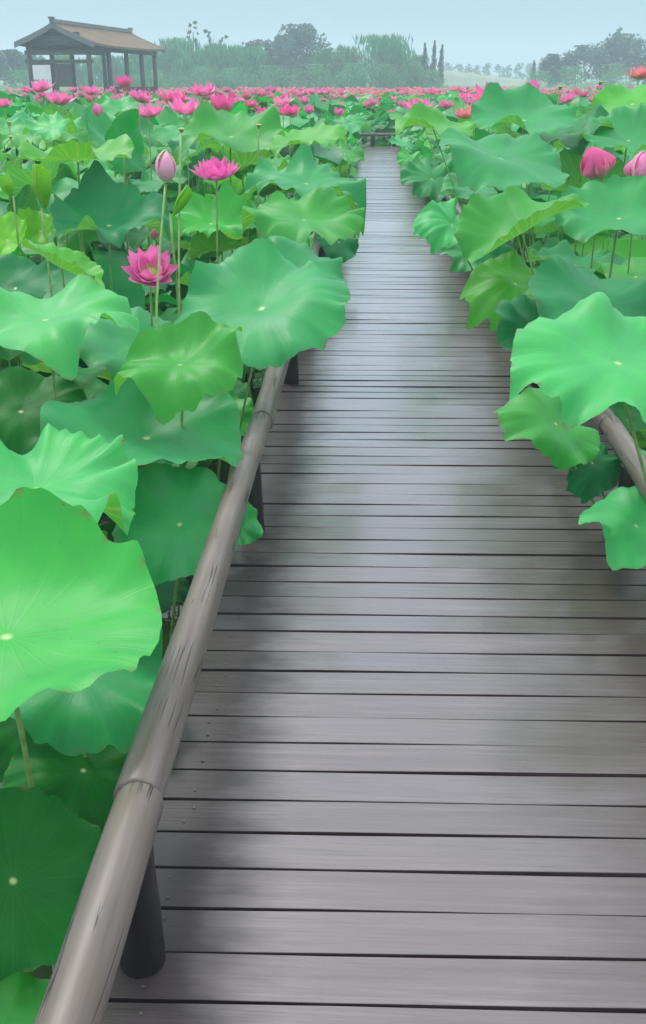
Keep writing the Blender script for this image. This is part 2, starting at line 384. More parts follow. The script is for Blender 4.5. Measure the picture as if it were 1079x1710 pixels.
# ------------------------------------------------------------------ lotus leaves
def leaf_mesh(seed, cup=.10, bends=(), waves=(5, .06), rim=.03, saddle=(0, 0), nr=13, na=72, irregular=1.0, name='blade'):
    """unit-radius blade: polar grid, navel at the origin, local +y is 'away', angles in degrees"""
    r_ = random.Random(seed); ph = [r_.uniform(0, 6.28) for _ in range(12)]
    vs = [(0, 0, -.035)]; rr = [((i + 1) / nr) ** .85 for i in range(nr)]
    for i, r in enumerate(rr):
        for k in range(na):
            a = 2 * pi * k / na
            e1 = noise.noise(Vector((cos(a) * 2.2 + ph[3], sin(a) * 2.2, ph[4]))); e2 = noise.noise(Vector((cos(a) * 6.5 + ph[5], sin(a) * 6.5, ph[4])))
            R = 1 + irregular * (.055 * sin(2 * a + ph[0]) + .03 * sin(3 * a + ph[1]) + .07 * e1 * r * r + .065 * e2 * r ** 6 - .10 * max(0, e2 - .38) * r ** 8)
            q = r * R; z = cup * (q * q) - .035 * exp(-(q / .12) ** 2)
            wv = sin(waves[0] * a + ph[5]) + .6 * sin((waves[0] + 2) * a + ph[6]) + .45 * sin((waves[0] * 2 + 1) * a + ph[7])
            z += 2.0 * waves[1] * wv * q ** 2.8 + .22 * q * noise.noise(Vector((q * cos(a) * 1.5 + ph[0], q * sin(a) * 1.5, ph[1]))) + .001 * q * q * sin(21 * a) - .10 * q ** 8 * (.6 + noise.noise(Vector((cos(a) * 2.6, sin(a) * 2.6 + ph[2], ph[6]))))
            z += 1.6 * rim * q ** 5 * (2.6 * noise.noise(Vector((cos(a) * 3.4, sin(a) * 3.4 + ph[8], ph[9]))) + 1.5 * noise.noise(Vector((cos(a) * 8, sin(a) * 8 + ph[9], ph[10]))))
            z += saddle[0] * q * q * cos(2 * (a - radians(saddle[1])))
            x, y = q * cos(a), q * sin(a)
            for (ang, am) in bends:
                d = max(0, q * cos(a - radians(ang))); z += am * d * d
                if am > .3: x -= cos(radians(ang)) * am * .28 * d ** 3; y -= sin(radians(ang)) * am * .28 * d ** 3
                if am < -.3: x += cos(radians(ang)) * am * .28 * d ** 3; y += sin(radians(ang)) * am * .28 * d ** 3
            vs.append((x, y, z))
    fs = []; uvs = []
    for k in range(na):
        fs.append((0, 1 + k, 1 + (k + 1) % na)); uvs.append([((k + .5) / na, 0), (k / na, rr[0]), ((k + 1) / na, rr[0])])
    for i in range(nr - 1):
        for k in range(na):
            a, b = 1 + i * na + k, 1 + i * na + (k + 1) % na
            fs.append((a, a + na, b + na, b))
            uvs.append([(k / na, rr[i]), (k / na, rr[i + 1]), ((k + 1) / na, rr[i + 1]), ((k + 1) / na, rr[i])])
    mb = MB(); mb.add(vs, fs, uvs)
    return mb.mesh(name, M['leaf'], True)
_mb = MB(); _mb.tube([(.02 * sin(t * 3), .015 * sin(t * 2 + 1) - .013, t) for t in [i / 8 for i in range(9)]], .0055, 8)
STALK = _mb.mesh('stalk', M['stalk'], True)
def stand(parent, base, top, fat=1.0):
    """stalk from base to top, both in world space"""
    o = link('stalk', STALK, parent); d = Vector(top) - Vector(base)
    o.matrix_local = Matrix.Translation(Vector(base) - parent.location) @ d.to_track_quat('Z', 'Y').to_matrix().to_4x4() @ Matrix.Diagonal((fat, fat, d.length, 1))
    return o
COLS = dict(jade=(.013, .300, .085), green=(.022, .335, .034), lime=(.13, .46, .012), teal=(.008, .195, .068), mint=(.034, .410, .110), deep=(.007, .16, .026), grass=(.042, .385, .014))  # deep: the shade on low leaves is darkened into its base green
HERO = []      # (px, py, w, zc, label)
def put_leaf(mesh, P, Mrot, R, col, label, group, lean=(0, 0), rnd=None):
    base = Vector((P.x + lean[0], P.y + lean[1], WZ - .1))
    if -.72 < base.x < 1.32 and base.y < 29.4: base.x = -.72 if base.x < .3 else 1.32
    root = empty('lotus_leaf', base); tag(root, label, 'lotus leaf', group)
    b = link('blade', mesh, root)
    b.matrix_local = Matrix.Translation(P - base) @ Mrot.to_4x4() @ Matrix.Diagonal((R, R, R, 1))
    rnd = rnd or random.Random(int(P.x * 1000 + P.y * 77))
    f_ = rnd.uniform(.86, 1.12); g_ = rnd.uniform(.93, 1.06)
    c = COLS[col] if isinstance(col, str) else col
    b.color = (c[0] * f_ * rnd.uniform(.9, 1.15), c[1] * f_ * g_, c[2] * f_ * rnd.uniform(.88, 1.12), 1)
    stand(root, base, P + Mrot @ Vector((0, 0, -.045 * R)), rnd.uniform(.85, 1.2))
    return root
def frame(asp, rot):
    """orientation whose disc looks asp high for 1 wide from the eye, minor axis turned rot degrees clockwise"""
    g = math.acos(max(-1, min(1, asp))); r = radians(rot)
    n = Vector((sin(g) * sin(r), sin(g) * cos(r), cos(g))); x = Vector((cos(r), -sin(r), 0)); y = n.cross(x)
    return RC @ Matrix((x, y, n)).transposed()
def hero(label, cx, cy, wpx, R, asp, rot=0, col='jade', seed=None, lean=(0, 0), **kw):
    zc = F * R / wpx; P = unproj(cx, cy, zc)
    me = leaf_mesh(seed if seed is not None else int(cx * 7 + cy), nr=18, na=108, **kw)
    HERO.append((cx, cy, wpx, zc, label, asp))
    return put_leaf(me, P, frame(asp, rot), R, col, label, 'lotus leaves crowding the boardwalk', lean)

# left bank, near to far
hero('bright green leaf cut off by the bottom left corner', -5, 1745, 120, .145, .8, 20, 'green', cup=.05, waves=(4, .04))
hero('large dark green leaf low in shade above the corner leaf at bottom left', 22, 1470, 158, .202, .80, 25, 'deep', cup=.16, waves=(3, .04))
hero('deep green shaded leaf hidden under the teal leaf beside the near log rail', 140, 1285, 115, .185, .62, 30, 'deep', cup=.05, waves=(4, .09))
hero('teal leaf with ragged lower edge directly below the giant bowl shaped leaf', 140, 1122, 150, .235, .54, 8, 'jade', cup=.02, bends=((-90, -.2), (100, .2)), waves=(4, .07), rim=.05)
hero('giant pale green bowl shaped leaf at the left edge, its back wall raised', 10, 1056, 262, .345, .35, 2, (.028, .40, .064), seed=11, cup=.03, bends=((85, .62), (-75, .0), (20, .12)), waves=(3, .03), rim=.03, irregular=.5)
hero('pale mint leaf with scalloped back edge behind the giant bowl shaped leaf', 62, 812, 172, .32, .40, 6, 'mint', seed=5, cup=.03, bends=((90, .2), (-90, -.1)), waves=(6, .06), rim=.06)
hero('rounded green leaf with bright navel pressed against the left log rail', 300, 874, 106, .213, .78, 12, 'jade', seed=31, cup=.10, bends=((90, .2), (-90, -.2)), waves=(3, .04))
hero('small pale leaf poking out under the left log rail', 398, 872, 40, .087, .9, 60, 'mint', cup=.05)
hero('wide dark teal leaf with pale front fold above the rail hugging round leaf', 245, 728, 156, .33, .54, 3, 'jade', seed=21, cup=.10, bends=((90, .35), (-90, .10)), waves=(3, .06), rim=.02)
hero('green leaf with drooping tongue and curled pale back rim left of the rail end', 300, 606, 106, .220, .36, -8, 'green', seed=8, cup=.05, bends=((100, .55), (-80, -.60), (30, .25)), waves=(5, .06), rim=.03)
hero('very large smooth jade leaf hiding the far end of the left rail', 436, 512, 148, .36, .66, -14, 'jade', seed=14, cup=.10, bends=((110, .2), (-60, -.12)), waves=(3, .035), rim=.05, irregular=.8)
hero('jade leaf half hidden behind the very large smooth leaf beside the path', 492, 446, 92, .26, .76, 10, 'jade', seed=77, cup=.06, bends=((60, -.2), (-110, .2)), waves=(3, .05))
hero('wide mint leaf with dipped back edge at the left picture edge', 75, 530, 142, .32, .40, -5, 'mint', seed=51, cup=.04, bends=((-100, -.25), (140, .3), (40, .15)), waves=(4, .07), rim=.035)
hero('jade leaf tucked between the wide mint leaf and the drooping tongue leaf', 225, 572, 110, .28, .58, 12, 'jade', seed=52, cup=.08, waves=(3, .05))
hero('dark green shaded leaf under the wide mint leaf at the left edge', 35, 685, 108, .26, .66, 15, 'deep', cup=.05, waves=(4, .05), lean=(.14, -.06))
hero('dark jade leaf standing upright between lime leaves and the wide mint leaf', 25, 480, 78, .26, .78, -10, 'teal', cup=.15, waves=(3, .04))
hero('half folded lime leaf lying aslant above the wide mint leaf', 108, 446, 76, .21, .16, 30, 'grass', seed=61, cup=.05, bends=((90, .50), (-90, .25)), waves=(3, .02))
hero('broad blue green cupped leaf behind the open pink flower on the left', 182, 374, 96, .34, .58, 0, 'teal', seed=63, cup=.22, bends=((90, .45), (-90, .05)), waves=(5, .06), rim=.03)
hero('yellow green young leaf upright at the left edge', 12, 400, 48, .17, .88, 0, 'lime', seed=64, cup=.25, bends=((0, .5), (180, .5)))
hero('yellow green young leaf just right of the upright one at left edge', 68, 385, 38, .14, .9, 0, 'lime', seed=65, cup=.2, bends=((0, .7), (180, .7)))
hero('bright grass green leaf rising behind the blue green cupped leaf', 130, 266, 90, .33, .40, 0, 'grass', seed=66, cup=.14, bends=((90, .2),), waves=(3, .05))
hero('green leaf with white curled upper rim below the pale bud', 352, 372, 74, .28, .62, 8, 'green', seed=67, cup=.12, bends=((70, .45), (-90, .1)), waves=(5, .06), rim=.06)
hero('lime underside of a curled leaf under the white rimmed leaf', 368, 418, 58, .22, .26, -8, 'lime', seed=68, cup=.1, bends=((-90, .5),), waves=(4, .05))
hero('smooth lime leaf beside the path below the distant flowers', 505, 236, 76, .33, .46, -4, 'grass', seed=69, cup=.10, bends=((80, .15),), waves=(3, .03))
hero('upright green leaf behind the open flower nearest the path', 386, 226, 90, .36, .56, 4, 'green', seed=70, cup=.10, bends=((90, .3),), waves=(3, .05))
hero('jade leaf with ruffled right edge leaning over the path', 512, 304, 96, .33, .50, 4, 'jade', seed=71, cup=.06, bends=((10, -.15), (90, .2)), waves=(5, .06), rim=.06)
hero('green leaf with ragged back edge above the dark hanging leaf by the path', 508, 364, 102, .32, .40, 4, 'green', seed=72, cup=.05, bends=((90, .4), (-90, -.2)), waves=(5, .06), rim=.06)
hero('dark teal leaf hanging over the left edge of the path', 566, 404, 36, .18, .9, 40, 'teal', seed=73, cup=.0, waves=(4, .06))
hero('pale jade leaf among distant buds at upper left', 88, 212, 50, .28, .55, 0, 'mint', seed=74, waves=(5, .07))
hero('blue green leaf below the row of distant pink blooms on the left', 205, 182, 46, .30, .7, 0, 'jade', seed=75, cup=.1, waves=(3, .06))
hero('jade leaf bordering the far left end of the path', 585, 205, 36, .30, .66, 0, 'jade', seed=76, cup=.05, waves=(6, .06))
hero('green leaf over the left path edge below the far jade leaf', 575, 255, 36, .28, .60, 15, 'green', seed=78, cup=.05, waves=(6, .07))
hero('dark jade leaf overlapping the open flower stalk on the left', 270, 300, 52, .28, .60, -15, 'jade', seed=79, cup=.1, waves=(4, .06))
# right bank, near to far
hero('pale folded leaf at the right edge lowest over the wet planks', 1064, 876, 98, .20, .54, 24, 'mint', seed=101, cup=.02, bends=((-100, -.1), (165, -.35), (60, .3)), waves=(3, .05), rim=.03)
hero('large bright mint leaf with scalloped edge hanging over the right rail', 1034, 602, 172, .33, .54, 14, 'mint', seed=102, cup=.03, bends=((180, -.12), (-90, -.22), (90, .25)), waves=(4, .05), rim=.05, irregular=.7)
hero('green leaf drooping to the planks under the large bright mint leaf', 930, 706, 84, .187, .66, 45, 'green', seed=103, cup=.05, bends=((200, -.3), (-90, -.2)), waves=(3, .05))
hero('small dark teal leaf with torn edge hanging by the right rail', 990, 772, 58, .132, .78, 30, 'teal', seed=104, cup=.0, bends=((-100, -.3),), waves=(5, .05), rim=.08)
hero('large dark jade leaf behind the bright mint leaf on the right', 1000, 512, 128, .33, .70, 24, 'teal', seed=105, cup=.08, waves=(3, .03))
hero('lime leaf with pleated fringe hanging down towards the right rail', 862, 472, 82, .25, .50, 30, 'grass', seed=106, cup=.0, bends=((-110, -.75), (-160, -.35), (80, .3)), waves=(7, .045), rim=.045)
hero('big folded green leaf with yellow left margin and pale front lip', 872, 378, 106, .32, .60, -26, 'green', seed=107, cup=.06, bends=((120, .35), (-78, .62)), waves=(3, .04), rim=.03)
hero('yellow lime margin of a leaf just left of the big folded leaf', 808, 380, 42, .22, .62, 45, 'lime', seed=108, cup=.05, bends=((180, .4),))
hero('jade leaf with pale shining front at right edge under the magenta flower', 1034, 362, 108, .35, .52, -4, 'jade', seed=109, cup=.12, bends=((90, .45), (-90, -.10)), waves=(3, .05))
hero('jade ruffled leaf drooping onto the right edge of the path', 756, 374, 60, .26, .70, 42, 'mint', seed=110, cup=.0, bends=((-130, -.5), (50, .3)), waves=(6, .07), rim=.06)
hero('broad jade leaf with twisted saddle shape behind the big folded leaf', 838, 262, 114, .38, .48, 22, 'jade', seed=111, cup=.05, saddle=(.16, 30), bends=((-150, -.25), (80, .3)), waves=(3, .06))
hero('ruffled jade leaf touching the right edge of the far path', 722, 298, 54, .29, .66, 32, 'jade', seed=112, cup=.0, bends=((-120, -.45), (60, .3)), waves=(7, .06), rim=.07)
hero('grass green leaf rising behind the ruffled jade leaf at the far path', 726, 212, 68, .34, .52, 5, 'grass', seed=113, cup=.10, bends=((80, .2),), waves=(3, .05))
hero('dark jade leaf crowning the right bank below the distant treeline', 876, 198, 86, .35, .58, 6, 'jade', seed=114, cup=.14, bends=((90, .25),), waves=(3, .04))
hero('pointed dark green leaf right of the crowning jade leaf', 956, 222, 76, .32, .50, -14, 'teal', seed=115, cup=.10, waves=(3, .07))
hero('blue green leaf at the right edge above the magenta flower', 1050, 232, 84, .34, .58, 0, 'jade', seed=116, cup=.10, bends=((90, .2),), waves=(3, .05))
hero('lime green leaf at the top of the right picture edge', 1056, 172, 64, .33, .70, -15, 'grass', seed=117, cup=.10, waves=(3, .05))
hero('dark leaf hanging down between the lime fringe leaf and the bright mint leaf', 892, 552, 66, .175, .80, 50, 'teal', seed=131, cup=.0, bends=((-120, -.3),), waves=(4, .05))
hero('dark teal leaf covering the right rail behind the fringe leaf', 830, 430, 56, .24, .70, 35, 'teal', seed=132, cup=.05, waves=(3, .05))
hero('jade leaf between the ruffled drooping leaf and the big folded leaf', 790, 318, 52, .27, .55, 20, 'jade', seed=133, cup=.05, bends=((-110, -.2),), waves=(4, .06))
hero('small green leaf leaning over the far right path edge', 690, 268, 30, .25, .70, 35, 'green', seed=134, cup=.0, bends=((-110, -.3),), waves=(6, .06))
hero('small pale leaf leaning over the far right path edge above the green one', 674, 240, 24, .25, .65, 30, 'mint', seed=135, cup=.0, waves=(6, .06))
hero('deep green leaf under the bright mint leaf beside the right rail', 1050, 700, 66, .165, .6, 20, 'deep', seed=136, waves=(4, .05))
hero('green leaf between the two large leaves by the right rail', 915, 500, 70, .225, .62, 35, 'green', seed=141, cup=.03, bends=((-110, -.3),), waves=(4, .05))
hero('small jade leaf crossing the right rail below the bright mint leaf', 1072, 778, 50, .115, .7, 30, 'jade', seed=142, cup=.03, waves=(3, .05))
hero('green leaf filling the gap between the round leaf and the wide dark teal leaf', 368, 690, 60, .165, .7, 15, 'green', seed=151, cup=.05, waves=(3, .05))
hero('jade leaf low behind the round leaf, under the front fold of the dark teal leaf', 205, 800, 96, .235, .5, 0, 'jade', seed=152, cup=.05, waves=(4, .05))
hero('green leaf low in front of the left rail below the round leaf', 250, 985, 66, .15, .6, 10, 'teal', seed=153, cup=.05, waves=(3, .05))
hero('fresh green leaf between the dark teal leaf and the big folded leaf at right', 960, 440, 72, .26, .42, 10, 'jade', seed=154, cup=.08, bends=((90, .2),), waves=(4, .05))
hero('jade leaf right of the green leaf behind the bright mint leaf', 1062, 460, 84, .29, .5, -10, 'green', seed=155, cup=.08, waves=(3, .05))
hero('mint leaf drooping to the path between the fringe leaf and the ruffled leaf', 782, 424, 46, .22, .62, 42, 'mint', seed=156, cup=.0, bends=((-120, -.4),), waves=(6, .06))
hero('dark leaf in the shade under the big folded leaf', 935, 445, 66, .25, .5, 15, 'deep', seed=118, waves=(5, .06))

# ------------------------------------------------------------------ flowers, buds, pods
def petal_geo(mb, length, wid, phi0, phi1, az, r0, z0, nl=7, nw=6, cup=.35, tipw=.62, twist=0):
    """one boat shaped petal: leaves the axis at phi0 from vertical, ends at phi1"""
    pts = []; r, z = r0, z0
    for i in range(nl + 1):
        t = i / nl; ph = phi0 + (phi1 - phi0) * t
        if i: r += sin(ph) * length / nl; z += cos(ph) * length / nl
        wv = wid * (sin(pi * min(1, (t * .93 + .07)) ** tipw)) if t < 1 else 0.002
        wv = max(wv, .0015)
        for j in range(nw + 1):
            u = j / nw * 2 - 1
            inn = cup * wv * u * u
            rr_ = r - cos(ph) * inn; zz = z + sin(ph) * inn
            tx = u * wv
            a = az + twist * t
            pts.append((rr_ * cos(a) - tx * sin(a), rr_ * sin(a) + tx * cos(a), zz))
    fs = []; uv = []
    for i in range(nl):
        for j in range(nw):
            a = i * (nw + 1) + j; fs.append((a, a + 1, a + nw + 2, a + nw + 1))
            uv.append([(j / nw, i / nl), ((j + 1) / nw, i / nl), ((j + 1) / nw, (i + 1) / nl), (j / nw, (i + 1) / nl)])
    mb.add(pts, fs, uv)
def whorls(opn, seed, scale=1.0, n=(6, 6, 5, 4), fat=1.0, tall=1.0):
    """list of petal settings; opn 0 bud .. 1 wide open"""
    r_ = random.Random(seed); out = []
    for k, m in enumerate(n):
        f = 1 - k * .24
        for i in range(m):
            az = 2 * pi * (i + .5 * (k % 2)) / m + r_.uniform(-.12, .12)
            o = opn * f
            p0 = radians(62 + 30 * o) if opn > .3 else radians(66 - k * 8)
            p1 = radians(-46 + 108 * o + r_.uniform(-8, 8)) if opn > .3 else radians(-58 + 20 * opn - k * 4)
            L = (.105 - .008 * k) * scale * tall * r_.uniform(.93, 1.06); W = (.033 - .003 * k) * scale * fat * (1 if opn > .3 else 1.05)
            out.append((L, W, p0, p1, az, .012 * scale, .002 * k))
    return out
PINK = (.86, .19, .50); MAG = (.86, .10, .40); PALE = (.82, .42, .60); SALM = (.82, .24, .34)
def pod_mesh(r, h):
    mb = MB(); prof = [(.0, 0), (.35, .02), (.55, .3), (.85, .75), (1, .93), (.96, 1.0), (.5, 1.02), (0, 1.02)]
    n = 14; vs = []; fs = []
    for (a, b) in prof:
        for k in range(n): vs.append((a * r * cos(2 * pi * k / n) + .00001 * k, a * r * sin(2 * pi * k / n), b * h))
    for i in range(len(prof) - 1):
        for k in range(n): fs.append((i * n + k, i * n + (k + 1) % n, (i + 1) * n + (k + 1) % n, (i + 1) * n + k))
    mb.add(vs, fs)
    for (q, m) in ((.62, 9), (.28, 5)):
        for k in range(m):
            a = 2 * pi * k / m; c = Vector((q * r * cos(a), q * r * sin(a), h * 1.02)); s_ = r * .09
            mb.add([c + Vector((s_ * cos(t * pi / 3), s_ * sin(t * pi / 3), 0)) for t in range(6)] + [c + Vector((0, 0, s_ * 1.3))], [(t, (t + 1) % 6, 6) for t in range(6)])
    return mb.mesh('seed_pod', M['pod'], True)
PODM = pod_mesh(.022, .026)
def stamen_mesh():
    mb = MB(); r_ = random.Random(3)
    for i in range(46):
        a = r_.uniform(0, 6.28); ph = radians(r_.uniform(25, 70)); L = r_.uniform(.022, .034)
        p = Vector((.012 * cos(a), .012 * sin(a), .006)); q = p + Vector((sin(ph) * cos(a), sin(ph) * sin(a), cos(ph))) * L
        mb.tube([p, q], [.0007, .0015], 4)
    return mb.mesh('stamens', M['stamen'], False)
STAM = stamen_mesh()
GF = 'pink lotus flowers standing above the leaves'
def off_deck(P):
    b = Vector((P.x, P.y, WZ - .1))
    if -.72 < b.x < 1.32 and b.y < 29.4: b.x = -.72 if b.x < .3 else 1.32
    return b
def axes(tilt, az):
    d = Vector((sin(radians(tilt)) * cos(radians(az)), sin(radians(tilt)) * sin(radians(az)), cos(radians(tilt))))
    return d.to_track_quat('Z', 'Y').to_matrix()
def flower(label, cx, cy, zc, opn=.9, tilt=20, az=-90, col=PINK, scale=1.0, seed=0, cat='lotus flower', name='lotus_flower', base_px=None, n=(6, 6, 5, 4), fat=1.0, tall=1.0):
    P = unproj(cx, cy, zc)
    b = off_deck(P)
    if base_px: Q = unproj(*base_px); b = Q + (Q - P) * .9
    root = empty(name, b); tag(root, label, cat, GF)
    A = axes(tilt, az); Mx = Matrix.Translation(P - b) @ A.to_4x4()
    for i, q in enumerate(whorls(opn, seed or int(cx + cy), scale, n, fat, tall)):
        mb = MB(); petal_geo(mb, *q); o = mb.build('petal', M['petal'], root, True); o.matrix_local = Mx
        r_ = random.Random(seed + i); f_ = r_.uniform(.85, 1.1); o.color = (min(.85, col[0] * f_), col[1] * f_ * r_.uniform(.8, 1.3), col[2] * f_, 1)
    if opn > .5:
        o = link('seed_pod', PODM, root); o.matrix_local = Mx @ Matrix.Diagonal((scale, scale, scale, 1))
        o = link('stamens', STAM, root); o.matrix_local = Mx @ Matrix.Diagonal((scale, scale, scale, 1))
    stand(root, b, P + A @ Vector((0, 0, -.004)), .9)
    return root
flower('wide open pink lotus half shaded among stalks above the drooping tongue leaf', 252, 462, 4.35, .74, 36, -75, (.84, .17, .52), 1.28, 3, n=(8, 8, 6, 5), fat=1.1)
flower('wide open magenta pink lotus on the left, above the white rimmed leaf', 362, 300, 5.6, .80, 12, -90, (.84, .15, .52), 1.42, 7, n=(9, 8, 7, 6), fat=1.15)
flower('pale pink pointed bud on a tall stalk left of the open magenta pink lotus', 277, 304, 4.2, .0, 5, 20, PALE, 1.0, 9, 'lotus bud', 'lotus_bud', (269, 520, 4.15), (4, 4, 3), .95, 1.45)
flower('small dark red closed bud below the pale pointed bud', 258, 400, 4.5, .0, 4, 0, (.30, .05, .06), .55, 10, 'lotus bud', 'lotus_bud', None, (4, 3))
flower('plump half open magenta bloom above the folded leaf on the right', 1003, 296, 5.8, .20, 24, 190, (.84, .07, .36), 2.05, 12, n=(5, 4, 3), fat=1.45)
flower('pale pink half open bloom cut by the right edge beside the magenta bloom', 1066, 308, 5.75, .18, 10, 0, (.84, .26, .52), 2.05, 13, n=(5, 4, 3), fat=1.4)

# tall pods and a curling young leaf beside the pale bud
def pod(label, cx, cy, zc, s=1.0, base_px=None, tilt=12, az=-60):
    P = unproj(cx, cy, zc); b = Vector((P.x, P.y, WZ - .1))
    if base_px: Q = unproj(*base_px); b = Q + (Q - P) * .9
    root = empty('lotus_seed_head', b); tag(root, label, 'seed head', 'lotus seed heads on tall stalks')
    o = link('seed_pod', PODM, root); o.matrix_local = Matrix.Translation(P - b) @ axes(tilt, az).to_4x4() @ Matrix.Diagonal((s, s, s * 1.15, 1))
    stand(root, b, P, .85)
pod('small pale seed head on the tallest thin stalk just right of the pale bud', 303, 222, 4.3, .62, (306, 490, 4.3))
pod('yellow green seed head on a thin stalk among leaves by the smooth lime leaf', 432, 214, 6.2, .75)
pod('green seed head behind the blue green cupped leaf on the left', 206, 246, 6.6, .8)
pod('small seed head standing at the left among the distant leaves', 18, 232, 7.5, .7)
pod('pale seed head at the far right above the lime green leaf', 935, 150, 10.5, 1.2)
pod('yellowish seed head between distant blooms near the right edge', 1002, 142, 10.8, 1.3)
def rolled_leaf(label, cx, cy, zc, L, rad, tilt, az, col, openw=.5):
    P = unproj(cx, cy, zc); b = Vector((P.x, P.y, WZ - .1)); root = empty('lotus_leaf', b)
    tag(root, label, 'lotus leaf', 'lotus leaves crowding the boardwalk')
    mb = MB(); nl, nw = 14, 22; vs = []; fs = []; uv = []
    for i in range(nl + 1):
        t = i / nl; wv = min(1, (t / .5 + .03)) ** .7 * (1 - .15 * max(0, t - .6))
        for j in range(nw + 1):
            u = j / nw; ang = u * 2 * pi * 1.35; r = rad * wv * (.55 + openw * u)
            vs.append((r * cos(ang), r * sin(ang), (t - .5) * L + .06 * L * sin(ang)))
    for i in range(nl):
        for j in range(nw):
            a = i * (nw + 1) + j; fs.append((a, a + 1, a + nw + 2, a + nw + 1))
            uv.append([(.5 + .02 * j, .3 + .5 * i / nl)] * 4)
    mb.add(vs, fs, uv); o = mb.build('blade', M['leaf'], root, True)
    A = axes(tilt, az); o.matrix_local = Matrix.Translation(P - b) @ A.to_4x4(); o.color = (*COLS[col], 1)
    stand(root, b, P - A @ Vector((0, 0, L * .48)), 1)
rolled_leaf('upright rolled lime young leaf left of the blue green cupped leaf', 72, 314, 5.3, .21, .052, 4, 0, 'lime')
rolled_leaf('curled green young leaf on a stalk under the pale bud', 303, 338, 4.25, .13, .028, 38, 10, 'lime', .4)
rolled_leaf('small rolled lime leaf at the left edge under the distant leaves', 12, 312, 5.8, .11, .04, 25, 160, 'lime')

MID = [('bright pink bloom left of the pavilion notice board', 70, 142, 11.5, .8, 1.0), ('pink bloom in front of the pavilion, lower than its neighbours', 101, 164, 10.5, .8, 1.05),
       ('small pink bloom below the middle of the pavilion', 153, 147, 13, .7, .85), ('narrow pink bud standing under the pavilion eave', 166, 182, 10, .05, .85),
       ('deep pink round bloom against the pavilion posts at right', 208, 136, 11.5, .45, .95), ('pink bloom right of the pavilion, behind the lower one', 232, 159, 10.5, .8, .95),
       ('pink bloom on a stalk above the bright grass green leaf', 249, 186, 9.0, .8, 1.0), ('wide pink bloom above the tall pale stalk', 312, 180, 8.6, .85, 1.08),
       ('pink bloom highest above the left leaves, before the tree bank', 338, 149, 9.6, .85, 1.0), ('tall deep pink bloom above the open magenta lotus', 372, 178, 8.8, .4, 1.1),
       ('deep pink bloom above the smooth lime leaf', 447, 187, 10.5, .6, .9), ('paler pink bloom right of the deep pink one over the lime leaf', 485, 182, 11.5, .75, .95),
       ('small pink bud left of the path end', 564, 182, 13, .3, .7), ('bright pink bloom above the far end of the path', 621, 167, 27.6, .7, 1.75),
       ('small salmon bloom right of the path end', 655, 182, 27.8, .5, 1.2), ('open pink bloom over the grass green leaf right of the path', 702, 176, 10.5, .85, 1.1),
       ('flat hot pink bloom lying over the right bank crest', 817, 157, 10, .95, 1.2), ('round pink bloom above the crowning jade leaf', 889, 143, 11.5, .45, .9),
       ('orange pink bloom left of the right bank crest', 776, 187, 10.5, .8, .9), ('salmon bloom beside the orange pink one', 792, 178, 11, .6, .8),
       ('orange pink bloom at the top right edge', 1067, 121, 9.5, .8, .9), ('salmon bloom under the yellowish seed head', 1003, 158, 12, .6, .85),
       ('pink bloom at the left edge among pale leaves', 8, 168, 12, .6, .8), ('small pink bloom between pavilion and tall deep pink bloom', 283, 160, 13, .6, .85),
       ('small pink bloom left of the deep pink one', 420, 168, 14, .6, .8), ('pink bloom at the right side of the path end', 672, 168, 27.6, .6, 1.5),
       ('pink bloom behind the grass green leaf right of the path', 745, 170, 13.5, .7, .85), ('pale pink bloom over the pointed dark leaf', 950, 160, 12.5, .6, .85)]
BLOOM = []
for v_, (op, n_) in enumerate((( .9, (6, 5, 4)), (.7, (6, 5, 4)), (.45, (5, 4, 3)), (.05, (4, 3)), (.8, (6, 5, 4)))):
    mb = MB()
    for q in whorls(op, 40 + v_, 1, n_): petal_geo(mb, *q, nl=4, nw=2)
    BLOOM.append(mb.mesh('bloom', M['petal'], True))
def bloom(P, opn, s, col, label, rnd, group=GF, base=None):
    b = base or off_deck(P); root = empty('lotus_flower' if opn > .2 else 'lotus_bud', b)
    tag(root, label, 'lotus flower' if opn > .2 else 'lotus bud', group)
    v_ = 3 if opn < .2 else 2 if opn < .55 else 1 if opn < .76 else 4 if opn < .83 else 0
    o = link('bloom', BLOOM[v_], root)
    o.matrix_local = Matrix.Translation(P - b) @ axes(rnd.uniform(0, 22), rnd.uniform(0, 360)).to_4x4() @ Matrix.Rotation(rnd.uniform(0, 6), 4, 'Z') @ Matrix.Diagonal((s, s, s, 1))
    o.color = (*col, 1)
    stand(root, b, P, .8)
rndf = random.Random(12)
def pinkish(r_):
    c = r_.choice([PINK, MAG, PINK, SALM, (.86, .26, .50)]); k_ = r_.uniform(.85, 1.04)
    return tuple(min(.87, x * k_) for x in c)
for (lb, cx, cy, zc, op, s) in MID:
    c = SALM if ('salmon' in lb or 'orange' in lb) else MAG if 'deep' in lb or 'hot' in lb else PINK
    if 'orange' in lb: c = (.84, .26, .30)
    bloom(unproj(cx, cy + 12, zc), op, s * 1.7, c, lb, rndf)

